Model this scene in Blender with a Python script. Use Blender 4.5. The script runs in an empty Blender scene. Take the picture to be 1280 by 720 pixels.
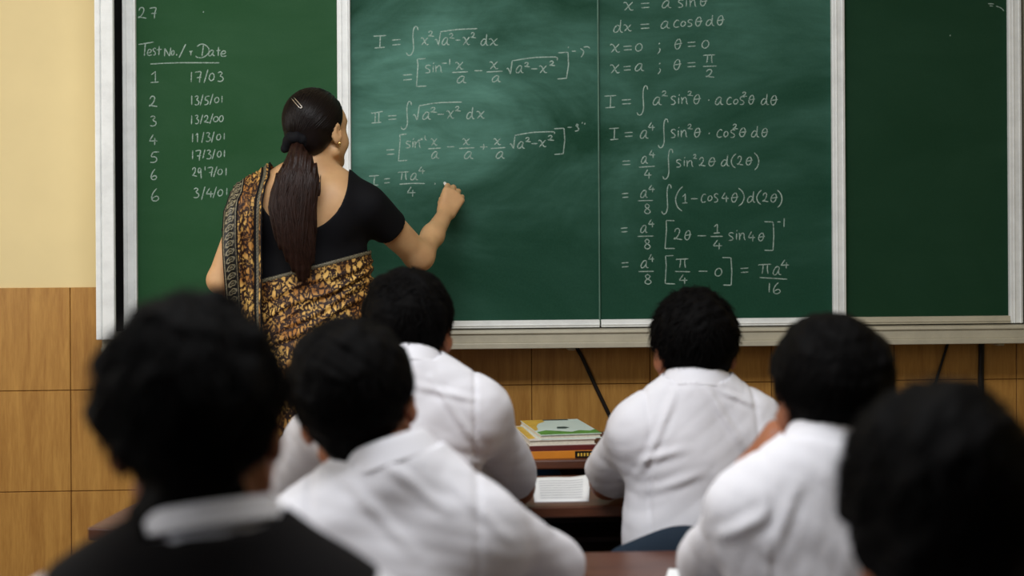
import bpy, bmesh, math, random
import numpy as np
from mathutils import Vector, Matrix

# ------------------------------------------------------------------ camera, world, lights, exposure
SC = bpy.context.scene
COL = SC.collection
F, CX, CY, CAMH = 1778.0, 640.0, 280.0, 1.376
YAW, ROLL = math.radians(3.0), 0.006
_x1 = np.array([math.cos(YAW), -math.sin(YAW), 0.0])
FW = np.array([math.sin(YAW), math.cos(YAW), 0.0])
RT = math.cos(ROLL) * _x1 - math.sin(ROLL) * np.array([0, 0, 1.0])
UP = math.sin(ROLL) * _x1 + math.cos(ROLL) * np.array([0, 0, 1.0])
CAM = np.array([0.0, 0.0, CAMH])


def P(px, py, Y):
    """the place in the room that is seen at a pixel, at distance Y from the back of the class"""
    d = RT * (px - CX) / F + UP * (CY - py) / F + FW
    return CAM + d * (Y / d[1])


cd = bpy.data.cameras.new('camera')
cam = bpy.data.objects.new('camera', cd)
COL.objects.link(cam)
m = Matrix.Identity(4)
for i in range(3):
    m[i][0], m[i][1], m[i][2], m[i][3] = RT[i], UP[i], -FW[i], CAM[i]
cam.matrix_world = m
cd.sensor_width = 36
cd.lens = F * 36 / 1280
cd.shift_y = (CY - 360) / 1280
cd.clip_start = 0.05
cd.dof.use_dof = True
cd.dof.focus_distance = 4.05
cd.dof.aperture_fstop = 2.3
SC.camera = cam

w = bpy.data.worlds.new('world')
SC.world = w
w.use_nodes = True
w.node_tree.nodes['Background'].inputs[0].default_value = (0.80, 0.88, 1.0, 1)
w.node_tree.nodes['Background'].inputs[1].default_value = 0.06


def area(name, loc, aim, sx, sy, power, col):
    l = bpy.data.lights.new(name, 'AREA')
    l.shape = 'RECTANGLE'; l.size = sx; l.size_y = sy; l.energy = power; l.color = col
    o = bpy.data.objects.new(name, l); COL.objects.link(o)
    o.location = loc
    o.rotation_euler = (Vector(aim) - Vector(loc)).to_track_quat('-Z', 'Y').to_euler()
    return o


area('window_daylight_front', (-2.72, 2.9, 1.85), (0.2, 4.0, 1.0), 1.7, 1.2, 25, (1.0, 0.96, 0.90))
area('window_daylight_back', (-2.72, 0.6, 1.9), (0.4, 2.6, 0.9), 1.8, 1.2, 27, (0.95, 0.97, 1.0))
area('tube_light_class', (-0.15, 1.9, 2.95), (0.05, 3.1, 0.6), 1.8, 0.6, 66, (0.95, 0.97, 1.0))
SC.view_settings.view_transform = 'Standard'
SC.view_settings.look = 'None'
SC.view_settings.exposure = 0.0
SC.view_settings.gamma = 1.0
SC.view_settings.use_curve_mapping = False
SC.cycles.use_denoising = True
SC.cycles.max_bounces = 8

rng = np.random.default_rng(7)
random.seed(7)


# ------------------------------------------------------------------ materials
def lin(r, g, b):
    f = lambda c: (c / 255 / 12.92) if c / 255 <= 0.04045 else ((c / 255 + 0.055) / 1.055) ** 2.4
    return (f(r), f(g), f(b), 1.0)


class NT:
    def __init__(s, name, rough=0.6, spec=0.4):
        s.m = bpy.data.materials.new(name); s.m.use_nodes = True
        s.t = s.m.node_tree
        s.b = s.t.nodes['Principled BSDF']
        s.b.inputs['Roughness'].default_value = rough
        s.b.inputs['Specular IOR Level'].default_value = spec

    def n(s, ty, **kw):
        o = s.t.nodes.new(ty)
        for k, v in kw.items():
            if k.startswith('i_'):
                key = k[2:]
                key = int(key) if key.isdigit() else key.replace('_', ' ')
                if isinstance(v, bpy.types.NodeSocket):
                    s.t.links.new(v, o.inputs[key])
                else:
                    o.inputs[key].default_value = v
            else:
                setattr(o, k, v)
        return o

    def coord(s, scale=(1, 1, 1), kind='Object', rot=(0, 0, 0)):
        tc = s.n('ShaderNodeTexCoord')
        mp = s.n('ShaderNodeMapping', i_Vector=tc.outputs[kind], i_Scale=scale, i_Rotation=rot)
        return mp.outputs[0]

    def noise(s, vec, scale, detail=4, rough=0.55, dist=0.0):
        return s.n('ShaderNodeTexNoise', i_Vector=vec, i_Scale=scale, i_Detail=detail, i_Roughness=rough, i_Distortion=dist).outputs[0]

    def ramp(s, fac, stops):
        r = s.n('ShaderNodeValToRGB', i_0=fac)
        e = r.color_ramp.elements
        while len(e) < len(stops):
            e.new(0.5)
        for q, (p, c) in zip(e, stops):
            q.position = p; q.color = c if len(c) == 4 else (*c, 1)
        return r.outputs[0]

    def math(s, op, a, b=0.0, c=0.0):
        return s.n('ShaderNodeMath', operation=op, i_0=a, i_1=b, i_2=c).outputs[0]

    def mix(s, fac, a, b):
        x = s.n('ShaderNodeMix', data_type='RGBA')
        for k, v in ((0, fac), (6, a), (7, b)):
            if isinstance(v, bpy.types.NodeSocket):
                s.t.links.new(v, x.inputs[k])
            else:
                x.inputs[k].default_value = v
        return x.outputs[2]

    def to(s, key, sock):
        s.t.links.new(sock, s.b.inputs[key]); return s

    def bump(s, h, strength=0.3, dist=0.01):
        b = s.n('ShaderNodeBump', i_Height=h, i_Strength=strength, i_Distance=dist)
        s.t.links.new(b.outputs[0], s.b.inputs['Normal']); return s


def mat_flat(name, c, rough=0.6, spec=0.4, var=0.12, scale=30, metal=0.0, bump=0.0):
    t = NT(name, rough, spec)
    v = t.coord()
    n = t.noise(v, scale)
    a = tuple(max(0, x * (1 - var)) for x in c[:3]) + (1,)
    b = tuple(min(1, x * (1 + var)) for x in c[:3]) + (1,)
    t.to('Base Color', t.ramp(n, [(0.3, a), (0.7, b)]))
    t.b.inputs['Metallic'].default_value = metal
    if bump:
        t.bump(n, bump, 0.004)
    return t.m


def mat_board(name, c, dust, amount):
    t = NT(name, 0.65, 0.12)
    v = t.coord()
    big = t.noise(t.coord((1.0, 1, 1.6)), 1.6, 5, 0.6, 0.6)
    smear = t.noise(t.coord((1.2, 1, 5.0), rot=(0, 0.35, 0)), 3.0, 6, 0.65, 0.8)
    fine = t.noise(v, 160, 2)
    f = t.math('MULTIPLY', t.ramp(big, [(0.35, (0, 0, 0)), (0.75, (1, 1, 1))]), t.ramp(smear, [(0.3, (.5, .5, .5)), (0.75, (1, 1, 1))]))
    if amount > .5:        # rubbed-out writing has left most dust on the upper half
        sz = t.n('ShaderNodeSeparateXYZ', i_0=t.n('ShaderNodeTexCoord').outputs['Object'])
        f = t.math('MULTIPLY', f, t.ramp(t.math('MULTIPLY_ADD', big, .7, sz.outputs[2]), [(.55, (.18, .18, .18)), (1.25 / 1.3, (1, 1, 1))]))
        f = t.math('MULTIPLY', f, t.ramp(t.math('MULTIPLY_ADD', sz.outputs[0], .66, .5), [(.1, (1, 1, 1)), (.75, (.42, .42, .42))]))
    f = t.math('MULTIPLY', f, amount)
    f = t.math('MULTIPLY_ADD', fine, 0.05, f)
    t.to('Base Color', t.mix(f, c, dust))
    t.bump(fine, 0.08, 0.001)
    return t.m


def mat_alu(name, c):
    t = NT(name, 0.42, 0.5)
    n = t.noise(t.coord((3, 3, 3)), 4, 6, 0.7)
    s = t.noise(t.coord((1, 1, 40)), 6, 3)
    dirt = t.ramp(n, [(0.35, tuple(x * 0.86 for x in c[:3])), (0.6, c[:3])])
    t.to('Base Color', t.mix(t.math('MULTIPLY', s, 0.16), dirt, tuple(x * 0.7 for x in c[:3]) + (1,)))
    t.b.inputs['Metallic'].default_value = 0.0
    return t.m


def mat_wood(name, c1, c2, scale=6.0, rough=0.4, axis='Z', spec=0.4):
    t = NT(name, rough, spec)
    sc = {'Z': (7, 7, 0.7), 'X': (0.7, 7, 7)}[axis]
    v = t.coord(sc)
    n = t.noise(v, scale, 6, 0.6, 0.5)
    g = t.noise(t.coord(tuple(x * 6 for x in sc)), scale, 3)
    f = t.math('MULTIPLY_ADD', g, 0.35, t.math('MULTIPLY', n, 0.75))
    t.to('Base Color', t.ramp(f, [(0.3, c1), (0.72, c2)]))
    t.bump(g, 0.05, 0.002)
    return t.m


def mat_skin(name, c, rough=0.5):
    t = NT(name, rough, 0.35)
    n = t.noise(t.coord(), 18, 5)
    a = (c[0] * 0.88, c[1] * 0.82, c[2] * 0.80, 1)
    t.to('Base Color', t.ramp(n, [(0.3, a), (0.7, c)]))
    t.b.inputs['Subsurface Weight'].default_value = 0.12
    t.b.inputs['Subsurface Radius'].default_value = (0.012, 0.005, 0.003)
    t.b.inputs['Subsurface Scale'].default_value = 0.6
    t.bump(t.noise(t.coord(), 260, 2), 0.05, 0.001)
    return t.m


def mat_cloth(name, c, rough=0.85, weave=900, var=0.06, sub=0.0):
    t = NT(name, rough, 0.15)
    n = t.noise(t.coord(), 9, 4)
    t.to('Base Color', t.ramp(n, [(0.3, tuple(x * (1 - var) for x in c[:3])), (0.7, c)]))
    t.bump(t.noise(t.coord(), weave, 2), 0.12, 0.001)
    t.b.inputs['Sheen Weight'].default_value = sub
    return t.m


def mat_hair(name, c, rough=0.5, spec=0.16):
    t = NT(name, rough, spec)
    n = t.noise(t.coord(), 60, 3)
    t.to('Base Color', t.ramp(n, [(0.3, tuple(x * 0.6 for x in c[:3])), (0.7, c)]))
    return t.m


def mat_chalk():
    t = NT('chalk_marks', 0.9, 0.1)
    t.b.inputs['Base Color'].default_value = lin(202, 224, 211)
    n = t.noise(t.coord(), 420, 3, 0.7)
    m2 = t.noise(t.coord(), 28, 2)
    a = t.math('MULTIPLY', t.ramp(n, [(0.30, (.22, .22, .22)), (0.62, (.80, .80, .80))]), t.ramp(m2, [(0.3, (.62, .62, .62)), (0.7, (1, 1, 1))]))
    t.to('Alpha', a)
    return t.m


def mat_sari(name, gold1, gold2, dark, scale):
    t = NT(name, 0.6, 0.3)
    v = t.coord()
    wob = t.n('ShaderNodeTexNoise', i_Vector=v, i_Scale=55.0, i_Detail=2.0)
    vv = t.n('ShaderNodeVectorMath', operation='MULTIPLY_ADD', i_0=wob.outputs['Color'], i_1=(0.010, 0.010, 0.010), i_2=v).outputs[0]

    def net(rot, sc, lo, hi):
        mp = t.n('ShaderNodeMapping', i_Vector=vv, i_Rotation=(0, rot, 0), i_Scale=(1.0, .6, .55)).outputs[0]
        d = t.n('ShaderNodeTexVoronoi', feature='DISTANCE_TO_EDGE', i_Vector=mp, i_Scale=sc, i_Randomness=.8).outputs[0]
        return t.ramp(d, [(lo, (0, 0, 0)), (hi, (1, 1, 1))])
    l = t.math('MULTIPLY', net(.8, scale, .07, .17), net(-.7, scale * .8, .06, .14))
    brk = t.ramp(t.noise(v, 130, 2), [(.36, (1, 1, 1)), (.46, (0, 0, 0))])
    l = t.math('MAXIMUM', l, t.math('MULTIPLY', brk, .8))
    patch = t.noise(v, 16, 3)
    gold = t.mix(t.ramp(patch, [(0.38, (0, 0, 0)), (0.62, (1, 1, 1))]), gold1, gold2)
    t.to('Base Color', t.mix(l, dark, gold))
    return t.m


def mat_border():
    t = NT('zari_border', 0.5, 0.4)
    v = t.coord((1, 1, 1), 'UV')
    # rows of rings and dashes woven in silver thread on black
    fr = t.n('ShaderNodeVectorMath', operation='FRACTION', i_0=v).outputs[0]
    d = t.n('ShaderNodeVectorMath', operation='DISTANCE', i_0=fr, i_1=(0.5, 0.5, 0.0)).outputs['Value']
    ring = t.math('MULTIPLY', t.math('GREATER_THAN', d, 0.22), t.math('LESS_THAN', d, 0.38))
    dot = t.math('LESS_THAN', d, 0.12)
    sx = t.n('ShaderNodeSeparateXYZ', i_0=fr)
    edge = t.math('GREATER_THAN', t.math('ABSOLUTE', t.math('SUBTRACT', sx.outputs[0], 0.5)), 0.44)
    n = t.noise(t.coord((1, 1, 1), 'UV'), 7, 3)
    f = t.math('MAXIMUM', t.math('MAXIMUM', ring, dot), edge)
    f = t.math('MULTIPLY', f, t.ramp(n, [(0.35, (.25, .25, .25)), (0.6, (1, 1, 1))]))
    t.to('Base Color', t.mix(f, lin(20, 18, 16), lin(150, 140, 112)))
    return t.m


M = {}
M['cream'] = mat_flat('cream_paint', lin(228, 208, 156), 0.7, 0.25, 0.04, 3)
M['tile'] = mat_wood('wood_look_tile', lin(150, 101, 44), lin(190, 142, 72), 5.0, 0.38)
M['grout'] = mat_flat('tile_grout', lin(92, 58, 28), 0.9, 0.1)
M['floor'] = mat_flat('floor_stone', lin(88, 76, 64), 0.5, 0.3, 0.2, 6)
M['ceil'] = mat_flat('ceiling_paint', lin(225, 220, 208), 0.8, 0.2, 0.03, 3)
M['alu'] = mat_alu('painted_aluminium', lin(244, 246, 244))
M['alu2'] = mat_alu('worn_aluminium', lin(192, 185, 164))
M['strip'] = mat_flat('worn_board_edge', lin(92, 124, 108), 0.6, 0.2)
M['black'] = mat_flat('black_gap', lin(14, 13, 12), 0.7, 0.2)
M['board_l'] = mat_board('board_green_left', lin(31, 74, 40), lin(105, 145, 118), 0.14)
M['board_m'] = mat_board('board_green_dusty', lin(15, 58, 38), lin(126, 184, 168), 0.75)
M['board_r'] = mat_board('board_green_clean', lin(20, 54, 33), lin(90, 130, 108), 0.08)
M['chalk'] = mat_chalk()
M['chalkstick'] = mat_flat('chalk_stick', lin(240, 240, 236), 0.9, 0.1)
M['cable'] = mat_flat('black_cable', lin(24, 18, 15), 0.6, 0.3)
M['deskwood'] = mat_wood('dark_desk_wood', lin(66, 36, 26), lin(104, 64, 46), 4.0, 0.3, 'X', 0.5)
M['darkwood'] = mat_wood('very_dark_wood', lin(34, 22, 17), lin(58, 38, 28), 4.0, 0.35, 'X', 0.5)
M['paper'] = mat_flat('white_paper', lin(238, 240, 242), 0.85, 0.2, 0.02)
M['ink'] = mat_flat('grey_ink', lin(150, 156, 170), 0.9, 0.1)
M['skin_t'] = mat_skin('skin_teacher', lin(208, 166, 120))
M['skin_a'] = mat_skin('skin_warm_brown', lin(152, 98, 70))
M['skin_b'] = mat_skin('skin_deep_brown', lin(138, 84, 56))
M['hair'] = mat_hair('black_hair', lin(7, 6, 6), 0.7, 0.05)
M['hair_t'] = mat_hair('dark_brown_hair', lin(19, 11, 9), 0.42, 0.16)
M['white'] = mat_cloth('white_shirt_cotton', lin(220, 219, 224), 0.85, 900, 0.04)
M['vest'] = mat_cloth('black_knit', lin(22, 20, 21), 0.95, 500, 0.2)
M['blouse'] = mat_cloth('black_blouse_cloth', lin(13, 13, 17), 0.75, 800, 0.15)
M['trouser'] = mat_cloth('navy_trouser_cloth', lin(38, 46, 64), 0.85, 700, 0.1)
M['navy'] = mat_cloth('navy_bag_canvas', lin(29, 41, 54), 0.8, 500, 0.12)
M['shoe'] = mat_flat('black_leather', lin(20, 19, 19), 0.35, 0.5)
M['sari'] = mat_sari('printed_sari_cloth', lin(228, 182, 100), lin(164, 110, 52), lin(40, 20, 14), 62)
M['border'] = mat_border()
M['silver'] = mat_flat('silver_metal', lin(214, 208, 200), 0.25, 0.6, 0.05, 20, 0.9)
M['gold'] = mat_flat('gold_metal', lin(220, 180, 110), 0.25, 0.6, 0.05, 20, 0.9)
M['pony'] = mat_hair('brown_ponytail_hair', lin(40, 23, 17), 0.42, 0.16)
M['tie'] = mat_cloth('black_hair_tie_cloth', lin(16, 16, 20), 0.8, 600, 0.2)
M['iris'] = mat_flat('dark_iris', lin(30, 18, 12), 0.15, 0.5)
M['eye'] = mat_flat('eye_white', lin(225, 220, 214), 0.2, 0.5)


# ------------------------------------------------------------------ objects
def tag(o, label=None, cat=None, group=None, kind=None):
    if label: o['label'] = label
    if cat: o['category'] = cat
    if group: o['group'] = group
    if kind: o['kind'] = kind
    return o


def empty(name, loc, label=None, cat=None, group=None, rz=0.0):
    o = bpy.data.objects.new(name, None); COL.objects.link(o)
    o.empty_display_size = 0.1
    o.location = Vector([float(c) for c in loc]); o.rotation_euler = (0, 0, rz)
    tag(o, label, cat, group)
    return o


def base_of(parent):
    b = np.zeros(3); p = parent
    while p is not None:
        b = b + np.array(p.location); p = p.parent
    return b


def mesh_obj(name, V, Fc, mat, parent=None, smooth=True, loc=None, uv=None, world=True):
    """V in room coordinates; the object is placed at loc (or its parent's base)"""
    me = bpy.data.meshes.new(name)
    V = np.asarray(V, dtype=np.float64)
    b = base_of(parent) if (parent is not None and world) else np.zeros(3)
    if loc is not None:
        b = b + np.asarray(loc)
    V = V - b if world else V
    if isinstance(Fc, np.ndarray):
        nf, k = Fc.shape
        me.vertices.add(len(V)); me.vertices.foreach_set('co', V.astype(np.float32).ravel())
        me.loops.add(nf * k); me.loops.foreach_set('vertex_index', Fc.astype(np.int32).ravel())
        me.polygons.add(nf)
        me.polygons.foreach_set('loop_start', np.arange(0, nf * k, k, dtype=np.int32))
        me.update(calc_edges=True)
    else:
        me.from_pydata([tuple(v) for v in V], [], [tuple(int(i) for i in f) for f in Fc])
    if smooth:
        me.polygons.foreach_set('use_smooth', [True] * len(me.polygons))
    if uv is not None:
        l = me.uv_layers.new(name='uv')
        idx = np.zeros(len(me.loops), dtype=np.int32); me.loops.foreach_get('vertex_index', idx)
        l.data.foreach_set('uv', np.asarray(uv, dtype=np.float32)[idx].ravel())
    me.validate()
    for mm in (mat if isinstance(mat, (list, tuple)) else [mat]):
        me.materials.append(mm)
    o = bpy.data.objects.new(name, me); COL.objects.link(o)
    if parent is not None:
        o.parent = parent
    if loc is not None:
        o.location = Vector([float(c) for c in loc])
    return o


class MB:
    """boxes, bars and tubes gathered into ONE mesh"""
    def __init__(s): s.bm = bmesh.new()

    def box(s, lo, hi, bev=0.0, rot=None, seg=2):
        lo, hi = np.array(lo, float), np.array(hi, float)
        c = (lo + hi) / 2
        T = Matrix.Translation(Vector(c)) @ (rot.to_4x4() if rot else Matrix.Identity(4)) @ Matrix.Diagonal((*(hi - lo), 1))
        r = bmesh.ops.create_cube(s.bm, size=1.0, matrix=T)
        if bev:
            es = list({e for v in r['verts'] for e in v.link_edges})
            bmesh.ops.bevel(s.bm, geom=es, offset=bev, segments=seg, affect='EDGES', profile=0.5)
        return s

    def tube(s, pts, r, n=8, closed=False):
        pts = [np.array(p, float) for p in pts]
        k = len(pts); rs = r if hasattr(r, '__len__') else [r] * k
        rings = []
        ref = np.array([0.3, 0.2, 0.93])
        for i, p in enumerate(pts):
            a = pts[(i - 1) % k] if (closed or i > 0) else p
            b = pts[(i + 1) % k] if (closed or i < k - 1) else p
            d = (b - a) / (np.linalg.norm(b - a) + 1e-12)
            u = np.cross(d, ref); u /= np.linalg.norm(u) + 1e-12
            v = np.cross(d, u)
            rings.append([s.bm.verts.new(p + rs[i] * (math.cos(t) * u + math.sin(t) * v)) for t in np.linspace(0, 2 * math.pi, n, endpoint=False)])
        for i in range(k if closed else k - 1):
            A, B = rings[i], rings[(i + 1) % k]
            for j in range(n):
                s.bm.faces.new((A[j], A[(j + 1) % n], B[(j + 1) % n], B[j]))
        if not closed:
            s.bm.faces.new(rings[0][::-1]); s.bm.faces.new(rings[-1])
        return s

    def build(s, name, mat, parent=None, loc=None, smooth=False):
        bmesh.ops.recalc_face_normals(s.bm, faces=s.bm.faces)
        b = base_of(parent) if parent is not None else np.zeros(3)
        if loc is not None: b = b + np.asarray(loc)
        for v in s.bm.verts: v.co -= Vector(b)
        me = bpy.data.meshes.new(name); s.bm.to_mesh(me); s.bm.free()
        if smooth:
            me.polygons.foreach_set('use_smooth', [True] * len(me.polygons))
        for mm in (mat if isinstance(mat, (list, tuple)) else [mat]):
            me.materials.append(mm)
        o = bpy.data.objects.new(name, me); COL.objects.link(o)
        if parent is not None: o.parent = parent
        if loc is not None: o.location = Vector([float(c) for c in loc])
        return o


# ------------------------------------------------------------------ distance fields -> one smooth surface
def seg(*parts):
    """grid lines: seg((lo, hi, step), ...) with rising coordinates"""
    out = []
    for lo, hi, st in parts:
        n = max(2, int(round((hi - lo) / st)))
        out.append(np.linspace(lo, hi, n, endpoint=False))
    out.append(np.array([parts[-1][1]]))
    return np.concatenate(out).astype(np.float32)


def unit(v):
    v = np.asarray(v, float); return v / (np.linalg.norm(v) + 1e-12)


def cap(a, b, ra, rb=None, fl=None):
    """tapered limb from a to b; fl = (direction, factor) makes it thinner that way"""
    a, b = np.asarray(a, float), np.asarray(b, float)
    rb = ra if rb is None else rb
    R = max(ra, rb)
    lo, hi = np.minimum(a, b) - R, np.maximum(a, b) + R
    if fl is None:
        ba = b - a; L = float(ba @ ba) + 1e-12

        def f(x, y, z):
            px, py, pz = x - a[0], y - a[1], z - a[2]
            h = np.clip((px * ba[0] + py * ba[1] + pz * ba[2]) / L, 0, 1)
            return np.sqrt((px - h * ba[0]) ** 2 + (py - h * ba[1]) ** 2 + (pz - h * ba[2]) ** 2) - (ra + (rb - ra) * h)
    else:
        n, s = unit(fl[0]), fl[1]
        ba = b - a; ba = ba + (s - 1) * (ba @ n) * n; L = float(ba @ ba) + 1e-12

        def f(x, y, z):
            px, py, pz = x - a[0], y - a[1], z - a[2]
            q = (s - 1) * (px * n[0] + py * n[1] + pz * n[2])
            px, py, pz = px + q * n[0], py + q * n[1], pz + q * n[2]
            h = np.clip((px * ba[0] + py * ba[1] + pz * ba[2]) / L, 0, 1)
            return (np.sqrt((px - h * ba[0]) ** 2 + (py - h * ba[1]) ** 2 + (pz - h * ba[2]) ** 2) - (ra + (rb - ra) * h)) / (0.5 + 0.5 * s)
    return f, lo, hi


def ell(c, r, R=None):
    c, r = np.asarray(c, float), np.asarray(r, float)
    R = np.eye(3) if R is None else R
    e = np.abs(R) @ r

    def f(x, y, z):
        px, py, pz = x - c[0], y - c[1], z - c[2]
        q = [px * R[0, i] + py * R[1, i] + pz * R[2, i] for i in range(3)]
        k0 = np.sqrt(sum((q[i] / r[i]) ** 2 for i in range(3)))
        k1 = np.sqrt(sum((q[i] / r[i] ** 2) ** 2 for i in range(3))) + 1e-9
        return k0 * (k0 - 1) / k1
    return f, c - e, c + e


def clip(prim, q, d):
    """the prim on the near side of the plane through q with normal d"""
    f, lo, hi = prim; q = np.asarray(q, float); d = unit(d)
    return (lambda x, y, z: np.maximum(f(x, y, z), (x - q[0]) * d[0] + (y - q[1]) * d[1] + (z - q[2]) * d[2])), lo, hi


class Field:
    def __init__(s, xs, ys, zs):
        s.a = [np.asarray(v, np.float32) for v in (xs, ys, zs)]
        s.D = np.full(tuple(len(v) for v in s.a), 9.0, np.float32)

    def sl(s, lo, hi, m):
        out = []
        for v, l, h in zip(s.a, lo, hi):
            i0 = int(np.searchsorted(v, l - m)); i1 = int(np.searchsorted(v, h + m))
            out.append(slice(max(0, i0 - 1), min(len(v), i1 + 1)))
        return tuple(out)

    def grid(s, S=None):
        S = S or (slice(None),) * 3
        return s.a[0][S[0]][:, None, None], s.a[1][S[1]][None, :, None], s.a[2][S[2]][None, None, :]

    def add(s, prim, k=0.01, inf=0.0):
        f, lo, hi = prim
        S = s.sl(lo, hi, k + inf + 0.03)
        if any(q.stop <= q.start for q in S): return s
        d = f(*s.grid(S)).astype(np.float32) - inf
        a = s.D[S]
        h = np.maximum(k - np.abs(a - d), 0) / max(k, 1e-6)
        s.D[S] = np.minimum(a, d) - h * h * k * 0.25
        return s

    def sub(s, prim, k=0.005, inf=0.0):
        f, lo, hi = prim
        S = s.sl(lo, hi, k + inf + 0.01)
        if any(q.stop <= q.start for q in S): return s
        d = -(f(*s.grid(S)).astype(np.float32) - inf)
        a = s.D[S]
        h = np.maximum(k - np.abs(a - d), 0) / max(k, 1e-6)
        s.D[S] = np.maximum(a, d) + h * h * k * 0.25
        return s

    def keep(s, fn, k=0.0):
        d = fn(*s.grid()); s.D = np.maximum(s.D, d).astype(np.float32); return s

    def warp(s, fn):
        s.D = (s.D + fn(*s.grid())).astype(np.float32); return s

    def surface(s):
        D = s.D.copy()
        D[0], D[-1], D[:, 0], D[:, -1], D[:, :, 0], D[:, :, -1] = 1, 1, 1, 1, 1, 1
        I = D < 0
        c = np.zeros(tuple(n - 1 for n in D.shape), np.uint8)
        offs = [(i, j, k) for i in (0, 1) for j in (0, 1) for k in (0, 1)]
        nx, ny, nz = c.shape
        for i, j, k in offs:
            c += I[i:nx + i, j:ny + j, k:nz + k]
        act = np.argwhere((c > 0) & (c < 8))
        vid = np.full(c.shape, -1, np.int32)
        vid[act[:, 0], act[:, 1], act[:, 2]] = np.arange(len(act))
        acc = np.zeros((len(act), 3)); cnt = np.zeros(len(act))
        val = {o: D[act[:, 0] + o[0], act[:, 1] + o[1], act[:, 2] + o[2]] for o in offs}
        pos = {o: np.stack([s.a[q][act[:, q] + o[q]] for q in range(3)], 1) for o in offs}
        for o in offs:
            for q in range(3):
                if o[q] == 0:
                    p = list(o); p[q] = 1; p = tuple(p)
                    A, B = val[o], val[p]
                    ok = (A < 0) != (B < 0)
                    t = np.where(ok, A / np.where(ok, A - B, 1), 0)[:, None]
                    acc += np.where(ok[:, None], pos[o] + t * (pos[p] - pos[o]), 0); cnt += ok
        V = acc / np.maximum(cnt, 1)[:, None]
        faces = []
        for q in range(3):
            u, v = [(1, 2), (2, 0), (0, 1)][q]
            A = np.take(I, range(D.shape[q] - 1), q); B = np.take(I, range(1, D.shape[q]), q)
            e = np.argwhere(A != B)
            e = e[(e[:, u] > 0) & (e[:, v] > 0) & (e[:, u] < D.shape[u] - 1) & (e[:, v] < D.shape[v] - 1)]
            sgn = I[e[:, 0], e[:, 1], e[:, 2]]
            def at(du, dv):
                g = e.copy(); g[:, u] += du; g[:, v] += dv
                return vid[g[:, 0], g[:, 1], g[:, 2]]
            f = np.stack([at(-1, -1), at(0, -1), at(0, 0), at(-1, 0)], 1)
            f[~sgn] = f[~sgn][:, ::-1]
            faces.append(f)
        return V, np.concatenate(faces)

    def build(s, name, mat, parent=None, relax=1):
        V, Fc = s.surface()
        for _ in range(relax):
            acc = np.zeros_like(V); n = np.zeros(len(V))
            for i in range(4):
                np.add.at(acc, Fc[:, i], V[Fc[:, (i + 1) % 4]]); np.add.at(n, Fc[:, i], 1)
                np.add.at(acc, Fc[:, i], V[Fc[:, (i - 1) % 4]]); np.add.at(n, Fc[:, i], 1)
            V = 0.5 * V + 0.5 * acc / np.maximum(n, 1)[:, None]
        return mesh_obj(name, V, Fc, mat, parent)


def waves(seed, amp, freq, n=7):
    r = np.random.default_rng(seed)
    K = r.normal(size=(n, 3)) * freq; ph = r.uniform(0, 6.28, n)
    return lambda x, y, z: sum((amp / n ** 0.5) * np.sin(x * K[i, 0] + y * K[i, 1] + z * K[i, 2] + ph[i]) for i in range(n))
# ------------------------------------------------------------------ the room
WALLY = 4.50
TOPZ = P(60, 359, WALLY)[2]
XL, XR, YB, ZC = -2.8, 3.2, -1.2, 3.05


def wall(name, lo, hi, mat='cream'):
    return tag(MB().box(lo, hi).build(name, M[mat]), kind='structure')


wall('wall_front', (XL, WALLY, 0), (XR, WALLY + 0.12, ZC))
wall('floor', (XL, YB, -0.1), (XR, WALLY, 0), 'floor')
wall('ceiling', (XL - 0.1, YB, ZC), (XR + 0.1, WALLY + 0.1, ZC + 0.1), 'ceil')
wall('wall_right', (XR, YB, 0), (XR + 0.12, WALLY + 0.12, ZC))
wl = MB()
for lo, hi in (((XL - .12, YB, 0), (XL, WALLY + .12, 0.95)), ((XL - .12, YB, 2.5), (XL, WALLY + .12, ZC)),
               ((XL - .12, YB, .95), (XL, -0.4, 2.5)), ((XL - .12, 1.6, .95), (XL, 2.0, 2.5)), ((XL - .12, 3.85, .95), (XL, WALLY + .12, 2.5))):
    wl.box(lo, hi)
tag(wl.build('wall_left', M['cream']), kind='structure')

# wood-look tiles of the dado: thin tiles over a grout bed
TX = [P(px, 488, WALLY)[0] for px in (89, 233, 377, 520, 664.5, 812.3, 964, 1117, 1269.6)]
TX = [XL] + [TX[0] - 0.37 * k for k in (3, 2, 1)] + TX + [TX[-1] + 0.38 * k for k in (1, 2, 3)] + [XR]
TX = [x for i, x in enumerate(TX) if i == 0 or x > TX[i - 1] + 0.02]
TZ = [TOPZ, P(60, 488, WALLY)[2], P(60, 614, WALLY)[2]]
while TZ[-1] > 0.32: TZ.append(TZ[-1] - 0.318)
TZ.append(0.0)
tl = MB()
tl.box((XL, WALLY - 0.004, 0), (XR, WALLY, TOPZ - 0.002))
for i in range(len(TX) - 1):
    for j in range(len(TZ) - 1):
        tl.box((TX[i] + .0012, WALLY - 0.0075, TZ[j + 1] + .0012), (TX[i + 1] - .0012, WALLY - .001, TZ[j] - .0012), 0.0012, seg=1)
t = tl.build('trim_1', [M['tile'], M['grout']])
for p in t.data.polygons: p.material_index = 1 if p.index < 6 else 0
tag(t, kind='structure')

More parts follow.
